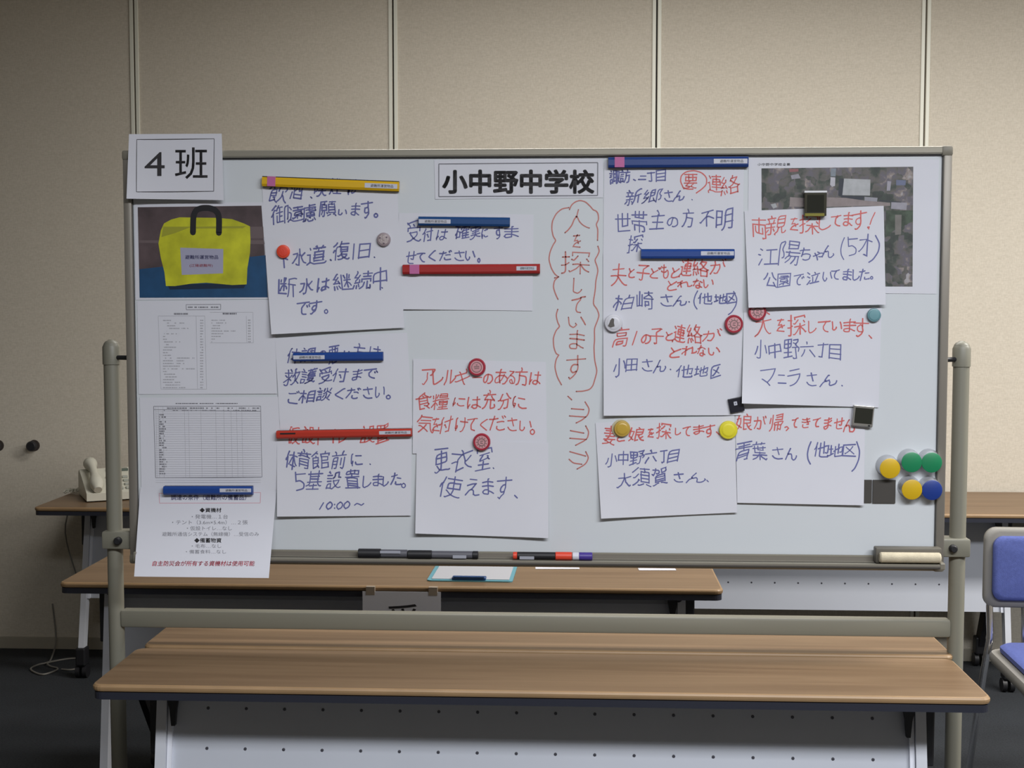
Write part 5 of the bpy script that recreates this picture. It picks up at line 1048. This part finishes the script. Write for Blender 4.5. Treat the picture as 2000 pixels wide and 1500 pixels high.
cc.tube([Mi @ v for v in pt], .0026, 6).build('coiled_cord', PH, t, True)

# cable on the floor at the left
cv = [(124, 1238, .10), (112, 1262, .02), (98, 1290, .004), (92, 1296, .004)]
P = [onz(118, 1262, .004)+Vector((0, .02, .20)), onz(110, 1272, .004)+Vector((0, 0, .05)), onz(100, 1286, .005), onz(92, 1294, .005), onz(75, 1298, .005), onz(60, 1306, .005), onz(70, 1314, .005), onz(86, 1317, .005), onz(108, 1310, .005), onz(112, 1305, .005), onz(98, 1301, .005), onz(93, 1295, .009), onz(112, 1290, .005), onz(140, 1286, .005), onz(160, 1287, .005), onz(168, 1295, .005), onz(155, 1304, .005), onz(138, 1308, .005), onz(120, 1307, .005)]
P = [Vector((v.x, min(v.y, 5.40), v.z)) for v in P]
def cr(P, n=6):
    out = []
    for i in range(len(P)-1):
        a = P[max(i-1, 0)]; b = P[i]; c = P[i+1]; d = P[min(i+2, len(P)-1)]
        for j in range(n):
            t_ = j/n; out.append(.5*((2*b)+(c-a)*t_+(2*a-5*b+4*c-d)*t_*t_+(3*b-a-3*c+d)*t_**3))
    return out+[P[-1]]
o = MB().tube(cr(P), .0035, 7).build('telephone_cable', mat('grey_cable', (0.20, 0.19, 0.17), .6), None, True)
tag(o, 'thin grey cable looped on the carpet at the left under the wall table', 'cable')
P = [onz(152, 1308, .004), onz(168, 1296, .01), Vector(onz(172, 1280, .01))+Vector((0, 0, .05)), Vector(onz(172, 1280, .01))+Vector((-.01, 0, .22)), Vector(onz(170, 1280, .01))+Vector((-.10, .05, .50)), Vector(onz(160, 1280, .01))+Vector((-.04, .08, .66))]
o = MB().tube(cr(P), .0030, 7).build('hanging_cable', mat('grey_cable', (0.20, 0.19, 0.17), .6), None, True)
tag(o, 'thin cable hanging down from the wall table at the left', 'cable')

# ================================================================== BLUE CHAIR
BF = mat('blue_fabric', (0.075, 0.10, 0.30), .9, noise=.10, nscale=120, bump=.5, bscale=700)
SH = mat('chair_shell', (0.215, 0.205, 0.185), .5)
YCH = 3.98
pL = at(1916, 1100, YCH); zt_, zb_ = at(1960, 1030, YCH).z, at(1960, 1186, YCH).z
ch = thing('stacking_chair', 'blue padded stacking chair with a grey shell and chrome legs at the right edge', 'chair', (pL.x+.225, YCH-.22, 0), math.radians(-2))
def pad(name, m, hw, z0, z1, y, th, r, bow=.012, parent=ch, n=14):
    """rounded rectangular pad standing upright, bowed backwards"""
    P = rrect(-hw, z0, hw, z1, r, 6); V = []; F = []
    lay = [(0, 0.0), (-.003, -th*.35), (0, -th*.75), (.006, -th)]
    lay = [(0.004, 0.0), (0.0, -th*.25), (0.0, -th*.7), (.005, -th*.93), (.014, -th)]
    cx, cz = 0, (z0+z1)/2; N = len(P)
    for ins, yy in lay:
        for x, z in P:
            kx = (hw-ins)/hw; kz = ((z1-z0)/2-ins)/((z1-z0)/2); X = x*kx; Z = cz+(z-cz)*kz
            V.append((X, y+yy+bow*(1-(X/hw)**2), Z))
    for i in range(len(lay)-1):
        for k in range(N): F.append((i*N+k, i*N+(k+1) % N, (i+1)*N+(k+1) % N, (i+1)*N+k))
    # caps as grids of fans
    F.append(tuple(range(N))[::-1]); 
    c = len(V); V.append((cx, y-th-.004+bow, cz)); b0 = (len(lay)-1)*N
    for k in range(N): F.append((b0+k, b0+(k+1) % N, c))
    o = obj(name, V, F, m, parent, True)
    o.data.set_sharp_from_angle(angle=math.radians(50)); return o
yb = .22
bk = pad('backrest', SH, .225, zb_, zt_, yb+.005, .022, .035)
pad('back_cushion', BF, .225-.023, zb_+.024, zt_-.024, yb-.012, .022, .03, parent=bk)
zs = .455
def flat(name, m, P, z0, z1, parent, ins=.006):
    V = []; N = len(P); cx = sum(p[0] for p in P)/N; cy = sum(p[1] for p in P)/N
    lay = [(ins, z0), (0, z0+(z1-z0)*.3), (0, z0+(z1-z0)*.75), (ins, z1)]
    F = []
    for i_, z in lay:
        for x, y in P:
            d = math.hypot(x-cx, y-cy); V.append((cx+(x-cx)*(d-i_)/d, cy+(y-cy)*(d-i_)/d, z))
    for i in range(3):
        for k in range(N): F.append((i*N+k, i*N+(k+1) % N, (i+1)*N+(k+1) % N, (i+1)*N+k))
    F += [tuple(range(N))[::-1], tuple(3*N+k for k in range(N))]
    o = obj(name, V, F, m, parent, True); o.data.set_sharp_from_angle(angle=math.radians(40)); return o
seat = flat('seat', SH, rrect(-.225, -.31, .225, .17, .05), zs-.035, zs-.003, ch)
flat('seat_cushion', BF, rrect(-.200, -.285, .200, .15, .045), zs-.006, zs+.022, seat, .012)
MB().tube([(-.10, yb+.012, zb_+.01), (-.10, yb-.0, zs-.01), (-.10, .10, zs-.03)], .008, 8).build('back_support', CHROME, ch, True)
MB().tube([(.10, yb+.012, zb_+.01), (.10, yb-.0, zs-.01), (.10, .10, zs-.03)], .008, 8).build('back_support', CHROME, ch, True)
for s in (-1, 1):
    r_ = .0105
    MB().tube([(s*.200, yb+.0, zb_+.06), (s*.203, yb-.0, zb_), (s*.206, yb-.025, zs+.02), (s*.220, yb-.02, zs-.08), (s*.252, yb+.02, .02)], r_, 12).build('rear_leg', CHROME, ch, True)
    MB().tube([(s*.185, .10, zs-.042), (s*.205, -.20, zs-.042), (s*.208, -.245, zs-.06), (s*.222, -.275, .02)], r_, 12).build('front_leg', CHROME, ch, True)
    for nm, x, y in (('foot_cap', s*.253, yb+.021), ('foot_cap', s*.2222, -.2755)):
        MB().tube([(x, y, 0), (x, y, .028)], .014, 12).build(nm, BLACK, ch, True)
